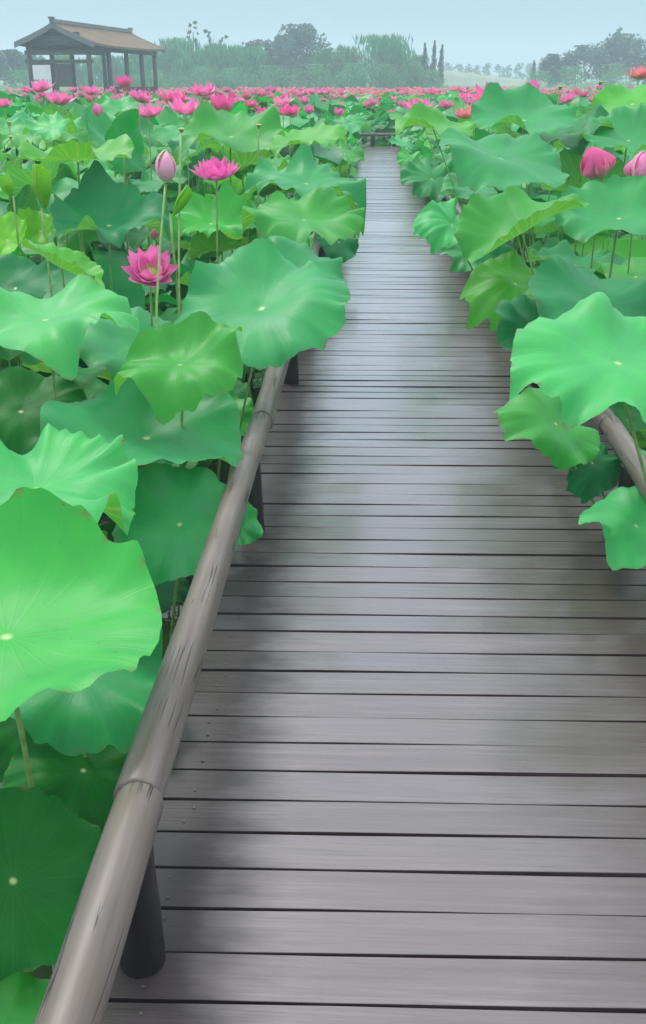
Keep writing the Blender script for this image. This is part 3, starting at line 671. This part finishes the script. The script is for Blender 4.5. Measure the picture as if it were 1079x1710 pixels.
# ------------------------------------------------------------------ filler leaves (each its own thing)
LAND = [('the giant bowl shaped leaf', 100, 990), ('the rail hugging round leaf', 305, 870), ('the wide dark teal leaf by the rail', 245, 715), ('the drooping tongue leaf', 300, 605),
        ('the very large smooth jade leaf', 435, 505), ('the wide mint leaf at the left edge', 80, 530), ('the half shaded open lotus', 252, 455), ('the pale pointed bud', 277, 272),
        ('the open magenta lotus', 362, 288), ('the blue green cupped leaf', 180, 350), ('the upright rolled lime leaf', 72, 314), ('the bright grass green leaf', 130, 262),
        ('the smooth lime leaf', 505, 236), ('the dark leaf hanging by the path', 566, 404), ('the pavilion', 140, 130), ('the far cross railing', 628, 230),
        ('the large bright mint leaf', 985, 590), ('the big folded leaf', 868, 380), ('the plump magenta bloom', 1003, 277), ('the crowning jade leaf', 876, 195),
        ('the twisted saddle leaf', 838, 260), ('the ruffled leaf by the far path', 722, 296), ('the teal leaf at the near rail', 140, 1120), ('the lime leaf with fringe', 860, 475),
        ('the lowest pale leaf at right', 1050, 870), ('the tall deep pink bloom', 372, 173), ('the pink bloom over the path end', 621, 165), ('the lime leaf at top right', 1056, 172), ('the grass green leaf right of the path', 726, 212)]
used = {}
def auto_label(px, py, tone, size):
    order = sorted(LAND, key=lambda l: (l[1] - px) ** 2 + ((l[2] - py) * 1.6) ** 2)
    for adj in ('', size + ' '):
        for l in order[:3]:
            dx, dy = px - l[1], py - l[2]
            far = 'just ' if abs(dx) + abs(dy) < 70 else '' if abs(dx) + abs(dy) < 150 else 'well '
            rel = (far + ('right of' if dx > 0 else 'left of')) if abs(dx) > abs(dy) * 1.2 else (far + ('below' if dy > 0 else 'above'))
            lb = f'{adj}{tone} lotus leaf {rel} {l[0]}'
            if lb not in used: used[lb] = 1; return lb
    lb = f'{tone} lotus leaf among many alike crowded together {"left" if px < 615 else "right"} of the far path'
    return lb
TONE = dict(jade='jade green', green='fresh green', lime='yellow green', teal='dark teal', mint='pale mint', deep='deep shaded green', grass='grass green')
VAR = [leaf_mesh(500 + i, cup=random.Random(i).uniform(.0, .16), bends=[((80, .3), (-90, -.25)), ((200, -.4),), ((20, -.3), (150, .2)), ((90, .2),), ((-60, -.4), (100, .25)), ((0, -.15),), ((-90, .4), (90, .35)), ((120, -.3), (-80, -.3)), ((90, .5),), ()][i],
                 waves=(3 + i % 4, .05 + .012 * (i % 5)), rim=.02 + .006 * (i % 5), nr=9, na=48) for i in range(10)]
rnd = random.Random(77)
PLACED = []
def canopy(X, Y):
    edge = max(0, -X - .35) if X < .3 else max(0, X - .85)
    e_ = min(1, edge / 1.1); e_ = e_ * (2 - e_)
    return .42 + .62 * e_ + .10 * noise.noise(Vector((X * .7, Y * .5, 3)))
def orient(r_, mx=32):
    return axes(abs(r_.gauss(0, mx * .6)) + 4, r_.uniform(0, 360)) @ Matrix.Rotation(r_.uniform(0, 6.28), 3, 'Z')
n_fill = 0
def try_fill(X, Y, z, R, tone, mx, mind, check=True):
    global n_fill
    P = Vector((X, Y, z)); px, py, zc = proj(P); wf = F * R / zc
    if zc < .4 or px < -wf * .7 or px > 1079 + wf * .7 or py > 1710 + wf * .6: return
    for (q, R2) in PLACED:
        d = q - P
        if abs(d.z) < .16 and (d.x * d.x + d.y * d.y) < (mind * (R + R2)) ** 2: return
        if d.length < .16: return
    if check:
        for (hx, hy, hw, hz, lb, asp) in HERO:
            if zc < hz + .22 and abs(px - hx) < (hw + wf) * .86 and abs(py - hy) < hw * asp * .85 + wf * .55: return
        for (fx, fy, fz, fr) in ((252, 462, 4.4, 50), (362, 295, 5.6, 48), (285, 380, 4.3, 60), (1003, 285, 5.3, 45), (1070, 295, 5.1, 40)):
            if zc < fz + .1 and abs(px - fx) < fr + wf * .8 and abs(py - fy) < fr + wf * .6: return
    PLACED.append((P, R)); n_fill += 1
    side = 'left' if X < .3 else 'right'
    put_leaf(rnd.choice(VAR), P, orient(rnd, mx), R, tone, auto_label(px, py, TONE[tone], 'big' if R > .29 else 'small'), 'lotus leaves crowding the boardwalk', (rnd.uniform(-.08, .08), rnd.uniform(-.08, .08)), rnd)
for h in HERO: PLACED.append((unproj(h[0], h[1], h[3]), F * 0 + h[2] * h[3] / F))
# low shaded understorey close to the deck
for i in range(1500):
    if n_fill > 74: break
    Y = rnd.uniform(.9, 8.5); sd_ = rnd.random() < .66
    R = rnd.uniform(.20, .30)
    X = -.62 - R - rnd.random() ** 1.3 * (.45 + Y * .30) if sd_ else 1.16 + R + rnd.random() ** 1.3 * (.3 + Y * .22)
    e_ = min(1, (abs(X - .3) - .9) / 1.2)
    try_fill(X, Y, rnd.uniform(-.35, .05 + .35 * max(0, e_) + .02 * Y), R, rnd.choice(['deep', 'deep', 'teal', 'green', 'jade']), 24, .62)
# leaves leaning over both edges of the far path
for i in range(700):
    if n_fill > 122: break
    Y = 7.2 + 10 * rnd.random() ** 1.2; R = rnd.uniform(.20, .29)
    X = (-.44 - rnd.uniform(-.04, .22)) if rnd.random() < .5 else 1.03 + rnd.uniform(0, .25)
    try_fill(X, Y, rnd.uniform(.34, .72), R, rnd.choice(['jade', 'jade', 'green', 'teal', 'mint']), 34, .50)
# the open canopy
for i in range(5000):
    if n_fill > 236: break
    Y = 5.5 + 10 * rnd.random() ** .8; R = rnd.uniform(.24, .35)
    X = -.75 - rnd.random() * (.36 * Y - .3) if rnd.random() < .62 else 1.3 + rnd.random() * (.30 * Y - .6)
    try_fill(X, Y, canopy(X, Y) - .02 + rnd.uniform(-.22, .12), R, rnd.choice(['jade', 'jade', 'jade', 'green', 'grass', 'teal', 'mint']), 40, .52)
print('fillers', n_fill, 'heroes', len(HERO))

# ------------------------------------------------------------------ the field beyond (uncountable)
def far_field():
    r_ = random.Random(5); mb = MB(); fm = MB(); n = 0
    tones = ['jade', 'jade', 'green', 'teal', 'mint', 'grass', 'jade']
    def one(P, A, R, c, na, seed):
        pa, pb, am = r_.uniform(0, 6.28), r_.uniform(0, 6.28), r_.uniform(.05, .2); cu = r_.uniform(-.15, .3); vs = [P]
        sd1 = r_.uniform(-.25, .25)
        for r in (.5, .85, 1.0):
            for k in range(na):
                a = 2 * pi * k / na; q = r * (1 + .07 * sin(3 * a + pa) + .05 * sin(2 * a + pb))
                z = cu * q * q + am * q ** 3 * sin(4 * a + pb) + sd1 * q * q * cos(2 * a) + (.06 * sin(7 * a + pa) if r == 1 else 0)
                vs.append(P + A @ Vector((q * cos(a), q * sin(a), z)) * R)
        fs = [(0, 1 + k, 1 + (k + 1) % na) for k in range(na)]
        for i in range(2):
            for k in range(na):
                a, b = 1 + i * na + k, 1 + i * na + (k + 1) % na; fs.append((a, a + na, b + na, b))
        mb.add(vs, fs, None, c)
    def clear(X, Y, m): return not (-.42 - m < X < 1.02 + m and Y < 28.9)
    def col():
        c = COLS[r_.choice(tones)]; f_ = r_.uniform(.7, 1.15); return (c[0] * f_ * r_.uniform(.8, 1.3), c[1] * f_, c[2] * f_ * r_.uniform(.8, 1.2))
    for i in range(7000):
        u = r_.random(); Y = sqrt(13.2 ** 2 + u * (42 ** 2 - 13.2 ** 2)); X = .0 + r_.uniform(-1, 1) * (.40 * Y + 1.5)
        R = r_.uniform(.22, .34)
        if not clear(X, Y, R * .55) or n > 2600: continue
        n += 1
        hmax = canopy(X, Y) if Y < 28 else .55 + .4 * min(1, (Y - 28) / 8)
        one(Vector((X, Y, hmax + r_.uniform(-.3, .12))), orient(r_, 34), R, col(), 14, i)
    for i in range(900):      # low shaded leaves under the open canopy
        Y = 6 + 12 * r_.random(); X = r_.uniform(-1, 1) * (.42 * Y + .5)
        R = r_.uniform(.22, .32)
        if not (X < -.70 - R or X > 1.3 + R): continue
        one(Vector((X, Y, r_.uniform(-.25, .40))), orient(r_, 26), R, col(), 14, i)
    # path edges right up to the end
    for i in range(260):
        Y = 15 + 12.6 * r_.random(); s_ = r_.random() < .5
        X = -.40 - r_.uniform(-.06, .25) if s_ else .98 + r_.uniform(-.08, .25)
        one(Vector((X, Y, r_.uniform(.1, .62))), orient(r_, 34), r_.uniform(.18, .26), col(), 14, i)
    for i in range(60):      # low growth behind the far cross railing
        one(Vector((r_.uniform(-2, 2.6), 29.2 + r_.random() * 2.5, r_.uniform(-.2, .55))), orient(r_, 34), r_.uniform(.2, .3), col(), 14, i)
    for i in range(5200):
        u = r_.random(); Y = sqrt(42 ** 2 + u * (97 ** 2 - 42 ** 2)); X = r_.uniform(-1, 1) * (.40 * Y + 2)
        one(Vector((X, Y, .62 + r_.uniform(-.25, .15) + .15 * noise.noise(Vector((X * .15, Y * .1, 0))))), orient(r_, 34), r_.uniform(.26, .42), col(), 8, i)
    o = mb.build('lotus_leaf_cover', M['far'], None, True, True); tag(o, kind='stuff')
    # blooms past the countable ones
    base = MB()
    for q in whorls(.75, 66, 1, (5, 4)): petal_geo(base, *q, nl=2, nw=1)
    n = 0
    for i in range(9000):
        u = r_.random(); Y = sqrt(34 ** 2 + u * (95 ** 2 - 34 ** 2)); X = r_.uniform(-1, 1) * (.36 * Y + 1)
        px = proj((X, Y, 1.2))[0]
        dens = .25 + .75 * exp(-((px - 560) / 330) ** 2)
        dens *= .35 + .65 * max(0, min(1, .5 + 1.6 * noise.noise(Vector((X * .09, Y * .05, 7)))))
        if r_.random() > dens or n > 1500: continue
        n += 1
        A = axes(r_.uniform(0, 25), r_.uniform(0, 360)); s = r_.uniform(1.1, 1.8); P = Vector((X, Y, .80 + r_.uniform(.0, .26)))
        fm.add([P + A @ Vector(v) * s for v in base.v], base.f, base.uv, tuple(min(.82, q * .95) for q in pinkish(r_)))
    o = fm.build('lotus_bloom_cover', M['far'], None, True, True); tag(o, kind='stuff')
far_field()
r_ = random.Random(8); nfl = 0
for i in range(3000):
    if nfl >= 225: break
    u = r_.random(); Y = sqrt(13 ** 2 + u * (34 ** 2 - 13 ** 2)); X = r_.uniform(-1, 1) * (.34 * Y + .4)
    if -.8 < X < 1.4 and Y < 30: continue
    px = proj((X, Y, 1.2))[0]
    if px < 0 or px > 1079 or r_.random() > .35 + .65 * exp(-((px - 520) / 320) ** 2): continue
    nfl += 1; op = r_.choice([.9, .8, .7, .7, .5, .4, .1]); c = pinkish(r_)
    sidew = 'left of' if px < 600 else 'right of'
    kind = ('closed ' if op < .2 else 'half open ' if op < .6 else 'open ') + ('salmon ' if c[1] > .17 else 'hot pink ' if c[1] < .06 else 'pink ')
    bloom(Vector((X, Y, 1.0 + r_.uniform(.05, .36))), op, r_.uniform(1.2, 1.65), c,
          f'tiny {kind}{"bud" if op < .2 else "bloom"} in the distant field {sidew} the path' + (', nearer half' if Y < 24 else ', farther half'), r_, 'tiny pink lotus blooms of the distant field')
# slender pale seed heads and stalks of the field
PB = MB(); PB.tube([(0, 0, 0), (0, 0, .03)], [.012, .02], 6); PODL = PB.mesh('seed_pod', M['pod'], False)
for i in range(46):
    Y = r_.uniform(8, 26); X = r_.uniform(-1, 1) * (.34 * Y)
    if -1 < X < 1.6: continue
    P = Vector((X, Y, canopy(X, Y) + r_.uniform(.12, .4))); b = Vector((X, Y, WZ - .1)); root = empty('lotus_seed_head', b)
    tag(root, f'tiny green seed head on a thin stalk in the {"left" if X < 0 else "right"} field' + (', nearer half' if Y < 16 else ', farther half'), 'seed head', 'tiny seed heads of the field')
    o = link('seed_pod', PODL, root); o.location = P - b; stand(root, b, P, .7)

# ------------------------------------------------------------------ pavilion
def pavilion():
    root = empty('pavilion', (-17.03, 60, -.05), -.121)
    tag(root, 'open timber pavilion with brown tiled gable roof standing in the lotus field', 'pavilion')
    W, L, he, hr = 4.56, 12.6, 3.46, 4.55; hw = W / 2
    def roof_pt(s, t, y): # s -1..1 side, profile sags slightly
        a = abs(s); z = hr - (hr - he) * (a ** .86) ; return (s * hw, y, z + .10 * (abs(y / L - .5) * 2) ** 3 * a)
    for sd_ in (-1, 1):
        mb = MB(); na, ny = 8, 10; vs = []; fs = []; uv = []
        for j in range(ny + 1):
            for i in range(na + 1):
                vs.append(roof_pt(sd_ * i / na, 0, L * j / ny))
        m_ = len(vs); vs += [(a, b, c - .12) for (a, b, c) in vs]
        for j in range(ny):
            for i in range(na):
                a = j * (na + 1) + i; q = (a, a + 1, a + na + 2, a + na + 1)
                fs += [q, tuple(m_ + k for k in q[::-1])]; uv += [[(L * j / ny, i / na * 3), (L * j / ny, (i + 1) / na * 3), (L * (j + 1) / ny, (i + 1) / na * 3), (L * (j + 1) / ny, i / na * 3)]] * 2
        rim = [j * (na + 1) + na for j in range(ny + 1)]
        for k in range(ny): fs.append((rim[k], rim[k + 1], m_ + rim[k + 1], m_ + rim[k])); uv.append([(0, 0)] * 4)
        for row in (0, ny):
            for i in range(na):
                a = row * (na + 1) + i; fs.append((a, a + 1, m_ + a + 1, m_ + a)); uv.append([(0, 0)] * 4)
        mb.add(vs, fs, uv); mb.build('roof', M['roof'], root, False)
    mb = MB(); mb.box((-.11, -.1, hr - .03), (.11, L + .1, hr + .17)); mb.box((-.13, -.2, hr + .171), (.13, .12, hr + .27)); mb.box((-.13, L - .12, hr + .171), (.13, L + .2, hr + .27))
    mb.build('ridge', M['tim'], root)
    for yy in (-.06, L + .02):   # barge boards
        for sd_ in (-1, 1):
            mb = MB(); pts = [roof_pt(sd_ * i / 6, 0, yy) for i in range(7)]
            vs = []; fs = []
            for (a, b, c) in pts: vs += [(a, yy, c + .03), (a, yy, c - .26), (a, yy + .05, c - .26), (a, yy + .05, c + .03)]
            for i in range(6):
                for k in range(4): fs.append((i * 4 + k, i * 4 + (k + 1) % 4, i * 4 + 4 + (k + 1) % 4, i * 4 + 4 + k))
            fs += [(0, 3, 2, 1), (24, 25, 26, 27)]
            mb.add(vs, fs); mb.build('barge_board', M['tim'], root)
    mb = MB()          # boarded gable, set back
    mb.add([(-hw * .92, .55, he - .05), (hw * .92, .55, he - .05), (0, .55, hr - .2), (-hw * .92, .63, he - .05), (hw * .92, .63, he - .05), (0, .63, hr - .2)],
           [(0, 1, 2), (5, 4, 3), (0, 3, 4, 1), (1, 4, 5, 2), (2, 5, 3, 0)])
    mb.build('gable_panel', M['tim'], root)
    for (z0, z1, ww) in ((he - .02, he + .20, 2.05), (he + .48, he + .64, 1.3), (he - .50, he - .28, 1.95), (he - .92, he - .74, 1.95)):
        mb = MB(); mb.box((-ww, .42, z0), (ww, .549, z1)); mb.build('tie_beam', M['beam'], root)
    for X in (-1.72, -.25, 1.72):
        if X == -.25:
            mb = MB(); mb.tube([(X, .5, 0), (X, .5, he - .93)], .11, 10); mb.build('post', M['beam'], root, True); continue
        for Y in (.5, 3.6, 6.6, 9.4, 12.0):
            mb = MB(); mb.tube([(X, Y, 0), (X, Y, he + .1)], .14, 10); mb.build('post', M['beam'], root, True)
        mb = MB(); mb.box((X - .09, .66, he - .30), (X + .09, L - .3, he - .06)); mb.build('eave_beam', M['beam'], root)
        mb = MB(); mb.box((X - .05, .66, .82), (X + .05, L - .62, .92)); mb.box((X - .04, .66, .45), (X + .04, L - .62, .52)); mb.build('guard_rail', M['beam'], root)
    for (xa_, xb_, z0, z1) in ((-.13, .62, 1.35, 2.5), (-1.6, -1.12, 2.56, he - .93), (.62, 1.6, .3, 1.0)):
        mb = MB(); mb.box((xa_, .46, z0), (xb_, .53, z1)); mb.build('wall_panel', M['beam'], root)
    mb = MB(); mb.box((-1.6, L - .7, .3), (1.6, L - .62, 1.3)); mb.build('wall_panel', M['beam'], root)
    mb = MB(); mb.box((-2.2, -.3, -.16), (2.2, L + .2, -.005)); mb.build('platform', M['beam'], root)
    for Y in (.2, 6, 12):
        for X in (-1.9, 1.9):
            mb = MB(); mb.tube([(X, Y, -1.1), (X, Y, -.162)], .13, 8); mb.build('pile', M['beam'], root)
    Wm = root.matrix_basis
    nb = empty('notice_board', Matrix.Translation((-17.03, 60, -.05)) @ Matrix.Rotation(-.121, 4, 'Z') @ Vector((-.98, .3, 0)), -.121)
    tag(nb, 'white two panel notice board standing at the front of the pavilion', 'notice board')
    for (z0, z1) in ((1.05, 1.62), (1.72, 2.45)):
        mb = MB(); mb.box((-.52, -.03, z0), (.52, .03, z1)); mb.build('panel', M['white'], nb)
    mb = MB(); mb.box((-.60, -.035, 0), (-.525, .035, 2.55)); mb.box((.525, -.035, 0), (.60, .035, 2.55)); mb.box((-.524, -.03, 2.46), (.524, .03, 2.54)); mb.build('frame', M['beam'], nb)
pavilion()

# ------------------------------------------------------------------ trees
def tree(label, px, top, wpx, D, kind='broad', col=(.045, .085, .03), group='trees on the far bank', n=900, seed=0, low=None, cat='tree', name='tree'):
    r_ = random.Random(seed or int(px * 3 + top)); X = unproj(px, 135, .921 * D).x
    zb = bank_h(X, D) - .75 if D > 96 else -.6
    ztop = EYE + (135 - top) * D / 2004; hw = wpx / 2 * D / 1846 * (1.7 if kind == 'willow' else 1.35 if kind == 'broad' else 1.5 if kind == 'cypress' else 1.1); H = ztop - zb
    root = empty(name, (X, D, zb)); tag(root, label, cat, group)
    mb = MB(); tw = max(.05, H * .022)
    lean = r_.uniform(-.03, .03) * H
    if kind != 'bush':
        mb.tube([(0, 0, -.2), (lean * .3, 0, H * .3), (lean, 0, H * .8)], [tw, tw * .8, tw * .25], 7)
        for i in range(7 if kind != 'cypress' else 0):
            z0 = H * r_.uniform(.28, .65); a = r_.uniform(0, 6.28); l = hw * r_.uniform(.5, .95)
            mb.tube([(lean * z0 / H, 0, z0), (l * .6 * cos(a), l * .6 * sin(a), z0 + H * .10), (l * cos(a), l * sin(a), min(H * .93, z0 + H * .25))], [tw * .4, tw * .28, tw * .1], 5)
        mb.build('trunk', M['bark'], root, True)
    cr = MB()
    clumps = []
    z_lo = {'broad': .22, 'willow': .02, 'bush': .0, 'cypress': .02, 'sparse': .40}[kind] if low is None else low
    nc = {'broad': 16, 'willow': 18, 'bush': 12, 'cypress': 14, 'sparse': 13}[kind]
    for i in range(nc):
        t = (i + r_.random()) / nc; z = H * (z_lo + (1 - z_lo) * t * .93)
        prof = {'broad': sin(pi * min(1, .12 + .84 * t)) ** .6, 'willow': (1 - t * t * .75) ** .8, 'bush': sqrt(max(.05, 1 - t * t)), 'cypress': (1 - t) ** .8 + .05, 'sparse': .95 - .45 * t}[kind]
        a = r_.uniform(0, 6.28); rad = hw * prof * sqrt(r_.random()) * .8
        cs = {'broad': .34, 'willow': .36, 'bush': .42, 'cypress': .55, 'sparse': .16}[kind] * hw * r_.uniform(.7, 1.2)
        if kind == 'cypress': rad *= .2; cs = hw * prof * .8 + .05
        clumps.append((Vector((rad * cos(a) + lean * t, rad * sin(a), z)), cs, r_.uniform(.6, 1.25)))
    for i in range(n):
        c, cs, tn = r_.choice(clumps)
        d = Vector((r_.gauss(0, 1), r_.gauss(0, 1), r_.gauss(0, .8))); d = d.normalized() * (r_.random() ** .45) * cs
        if kind == 'cypress': d.z *= 1.7
        p = c + d
        p.z = min(max(p.z, .05), H * 1.0)
        s = {'broad': .19, 'willow': .19, 'bush': .16, 'cypress': .11, 'sparse': .13}[kind] * r_.uniform(.6, 1.4) * (H / 6) ** .5 * D / 120
        u = Vector((r_.gauss(0, 1), r_.gauss(0, 1), r_.gauss(0, 1))).normalized(); v = u.orthogonal().normalized()
        if kind == 'willow': u = Vector((r_.gauss(0, .25), r_.gauss(0, .25), 1)).normalized() * 2.4; v = u.orthogonal().normalized() * .7; v.rotate(Matrix.Rotation(r_.uniform(0, 6.28), 3, 'Z'))
        if kind == 'cypress': u = Vector((r_.gauss(0, .3), r_.gauss(0, .3), 1)).normalized() * 1.8; v = u.orthogonal().normalized() * .8
        t_ = tn * r_.uniform(.75, 1.25)
        cr.add([p - u * s, p + v * s * .55, p + u * s, p - v * s * .55], [(0, 1, 2, 3)], None, (t_ * r_.uniform(.85, 1.15), t_, t_ * r_.uniform(.85, 1.1)))
    o = cr.build('crown', M['foliage'], root, False, True); o.color = (*col, 1)
    return root
BL = (.014, .095, .07); GR = (.034, .27, .10); DK = (.010, .045, .034); YG = (.055, .24, .07)
T = [('dense tree at the left picture edge behind the pavilion', 8, 84, 70, 118, 'broad', BL), ('narrow tree between the left edge and the pavilion', 48, 92, 46, 122, 'broad', BL),
     ('hazy tree seen through the left bays of the pavilion', 110, 96, 66, 130, 'willow', GR), ('hazy green tree seen through the right bays of the pavilion', 180, 98, 80, 128, 'willow', GR),
     ('rounded tree touching the right pavilion eave', 250, 84, 74, 124, 'willow', GR), ('pale green bushy tree right of the pavilion', 300, 70, 80, 120, 'willow', GR),
     ('pale green bushy tree under the sparse saplings', 352, 78, 82, 118, 'willow', GR), ('lower green tree left of the tall blue green tree', 408, 82, 66, 119, 'willow', GR),
     ('small dark tree directly left of the tall blue green tree', 428, 68, 36, 124, 'broad', BL), ('tall blue green tree with flat spreading crown', 503, 44, 108, 122, 'broad', BL),
     ('dark lower tree in front of the tall blue green tree', 470, 62, 52, 124, 'broad', BL), ('green tree between the tall tree and the big willow mass', 552, 86, 50, 118, 'willow', GR),
     ('broad willow like tree in the middle of the bank', 620, 66, 118, 116, 'willow', GR), ('left shoulder tree of the broad willow mass', 578, 82, 60, 117, 'willow', YG),
     ('right shoulder tree of the broad willow mass', 664, 84, 54, 118, 'willow', GR), ('leftmost of the three thin cypresses', 709, 69, 13, 121, 'cypress', DK),
     ('middle of the three thin cypresses', 722, 66, 13, 122, 'cypress', DK), ('rightmost of the three thin cypresses', 734, 73, 12, 121, 'cypress', DK),
     ('dark round tree at the left end of the right grove', 915, 92, 48, 128, 'broad', DK), ('dark blue tree second from the left in the right grove', 958, 78, 60, 132, 'broad', BL),
     ('tall dark tree with an open top in the right grove', 1018, 60, 84, 134, 'broad', BL), ('tree at the right picture edge of the grove', 1072, 68, 70, 130, 'broad', BL),
     ('low green tree filling the gap behind the pale bushy trees', 326, 92, 70, 126, 'willow', GR), ('low green tree filling the gap before the tall blue green tree', 440, 90, 64, 127, 'willow', GR),
     ('low green tree under the right edge of the tall crown', 532, 94, 60, 126, 'willow', GR), ('low green tree between the willow mass and the cypresses', 690, 96, 44, 124, 'willow', GR), ('low green tree left of the small dark tree', 384, 92, 60, 127, 'willow', GR),
     ('small conical dark tree left of the right grove', 888, 100, 12, 140, 'cypress', DK)]
for a in T: tree(*a, n=3600 if a[3] > 60 else 2200 if a[3] > 20 else 700)
for a in (('sparse tall sapling above the pale bushy trees', 322, 30, 34, 121, 'sparse', BL), ('sparse second sapling right of the tall one', 350, 46, 32, 122, 'sparse', BL),
          ('sparse third sapling leaning right above the bank', 374, 56, 30, 121, 'sparse', BL), ('open wispy tree top behind the right grove', 1016, 46, 46, 136, 'sparse', BL), ('wispy sapling left of the tall blue green tree', 412, 68, 26, 121, 'sparse', BL)):
    tree(*a, n=330, group='sparse saplings on the far bank')
for i, (px, top, wp, D) in enumerate([(28, 118, 90, 112), (270, 118, 80, 112), (330, 112, 90, 112), (390, 114, 80, 112), (455, 110, 90, 112), (520, 108, 90, 112), (590, 106, 90, 111), (650, 108, 80, 111), (698, 104, 44, 114),
                                      (905, 120, 70, 116), (960, 112, 80, 117), (1020, 108, 90, 117), (1075, 106, 70, 117), (722, 118, 50, 113)]):
    tree(f'low green bush {["under the left edge tree","right of the pavilion","under the tall sapling","left of the flat crowned tree","under the flat crowned tree left half","under the flat crowned tree right half","under the willow mass left half","under the willow mass right half","under the cypresses left side","at the start of the right grove","under the second grove tree","under the open topped grove tree","at the right picture edge","under the cypresses right side"][i]}',
         px, top, wp, D, 'bush', YG if i % 3 else GR, 'low bushes along the far bank', 1300, cat='bush', name='bush')
for i, px in enumerate(range(746, 900, 17)):
    tree('pale distant tree lost in haze above the mist bank', px, 104 + (i * 37 % 7), 26, 235, 'bush', BL, 'pale distant trees lost in haze', 260, seed=900 + i)
def reed_bank():
    mb = MB(); vs = []; fs = []; nx, ny = 60, 8
    xa = unproj(712, 135, .921 * 150).x; xb = unproj(905, 135, .921 * 150).x
    for j in range(ny + 1):
        for i in range(nx + 1):
            t = i / nx; s_ = j / ny; X = xa + (xb - xa) * t
            z = .9 + 2.3 * sin(pi * s_) ** .7 * (min(1, t * 9) ** .6) * (1 - .75 * t) + (.12 * noise.noise(Vector((X * 1.3, j, 0))))
            vs.append((X, 146 + 10 * s_, z))
    for j in range(ny):
        for i in range(nx): a = j * (nx + 1) + i; fs.append((a, a + 1, a + nx + 2, a + nx + 1))
    mb.add(vs, fs); tag(mb.build('reed_bank', M['reed'], None, True), kind='stuff')
reed_bank()

# ------------------------------------------------------------------ air
def haze():
    mb = MB(); mb.box((-345, -65, -2.2), (345, 350, 11.5)); k = N('misty_air')
    v = k.n('VolumePrincipled', {'Color': (.70, .85, .94, 1), 'Density': .0030, 'Anisotropy': .0})
    k.t.links.new(v.outputs[0], k.out.inputs[1]); tag(mb.build('haze', k.m), kind='stuff')
haze()
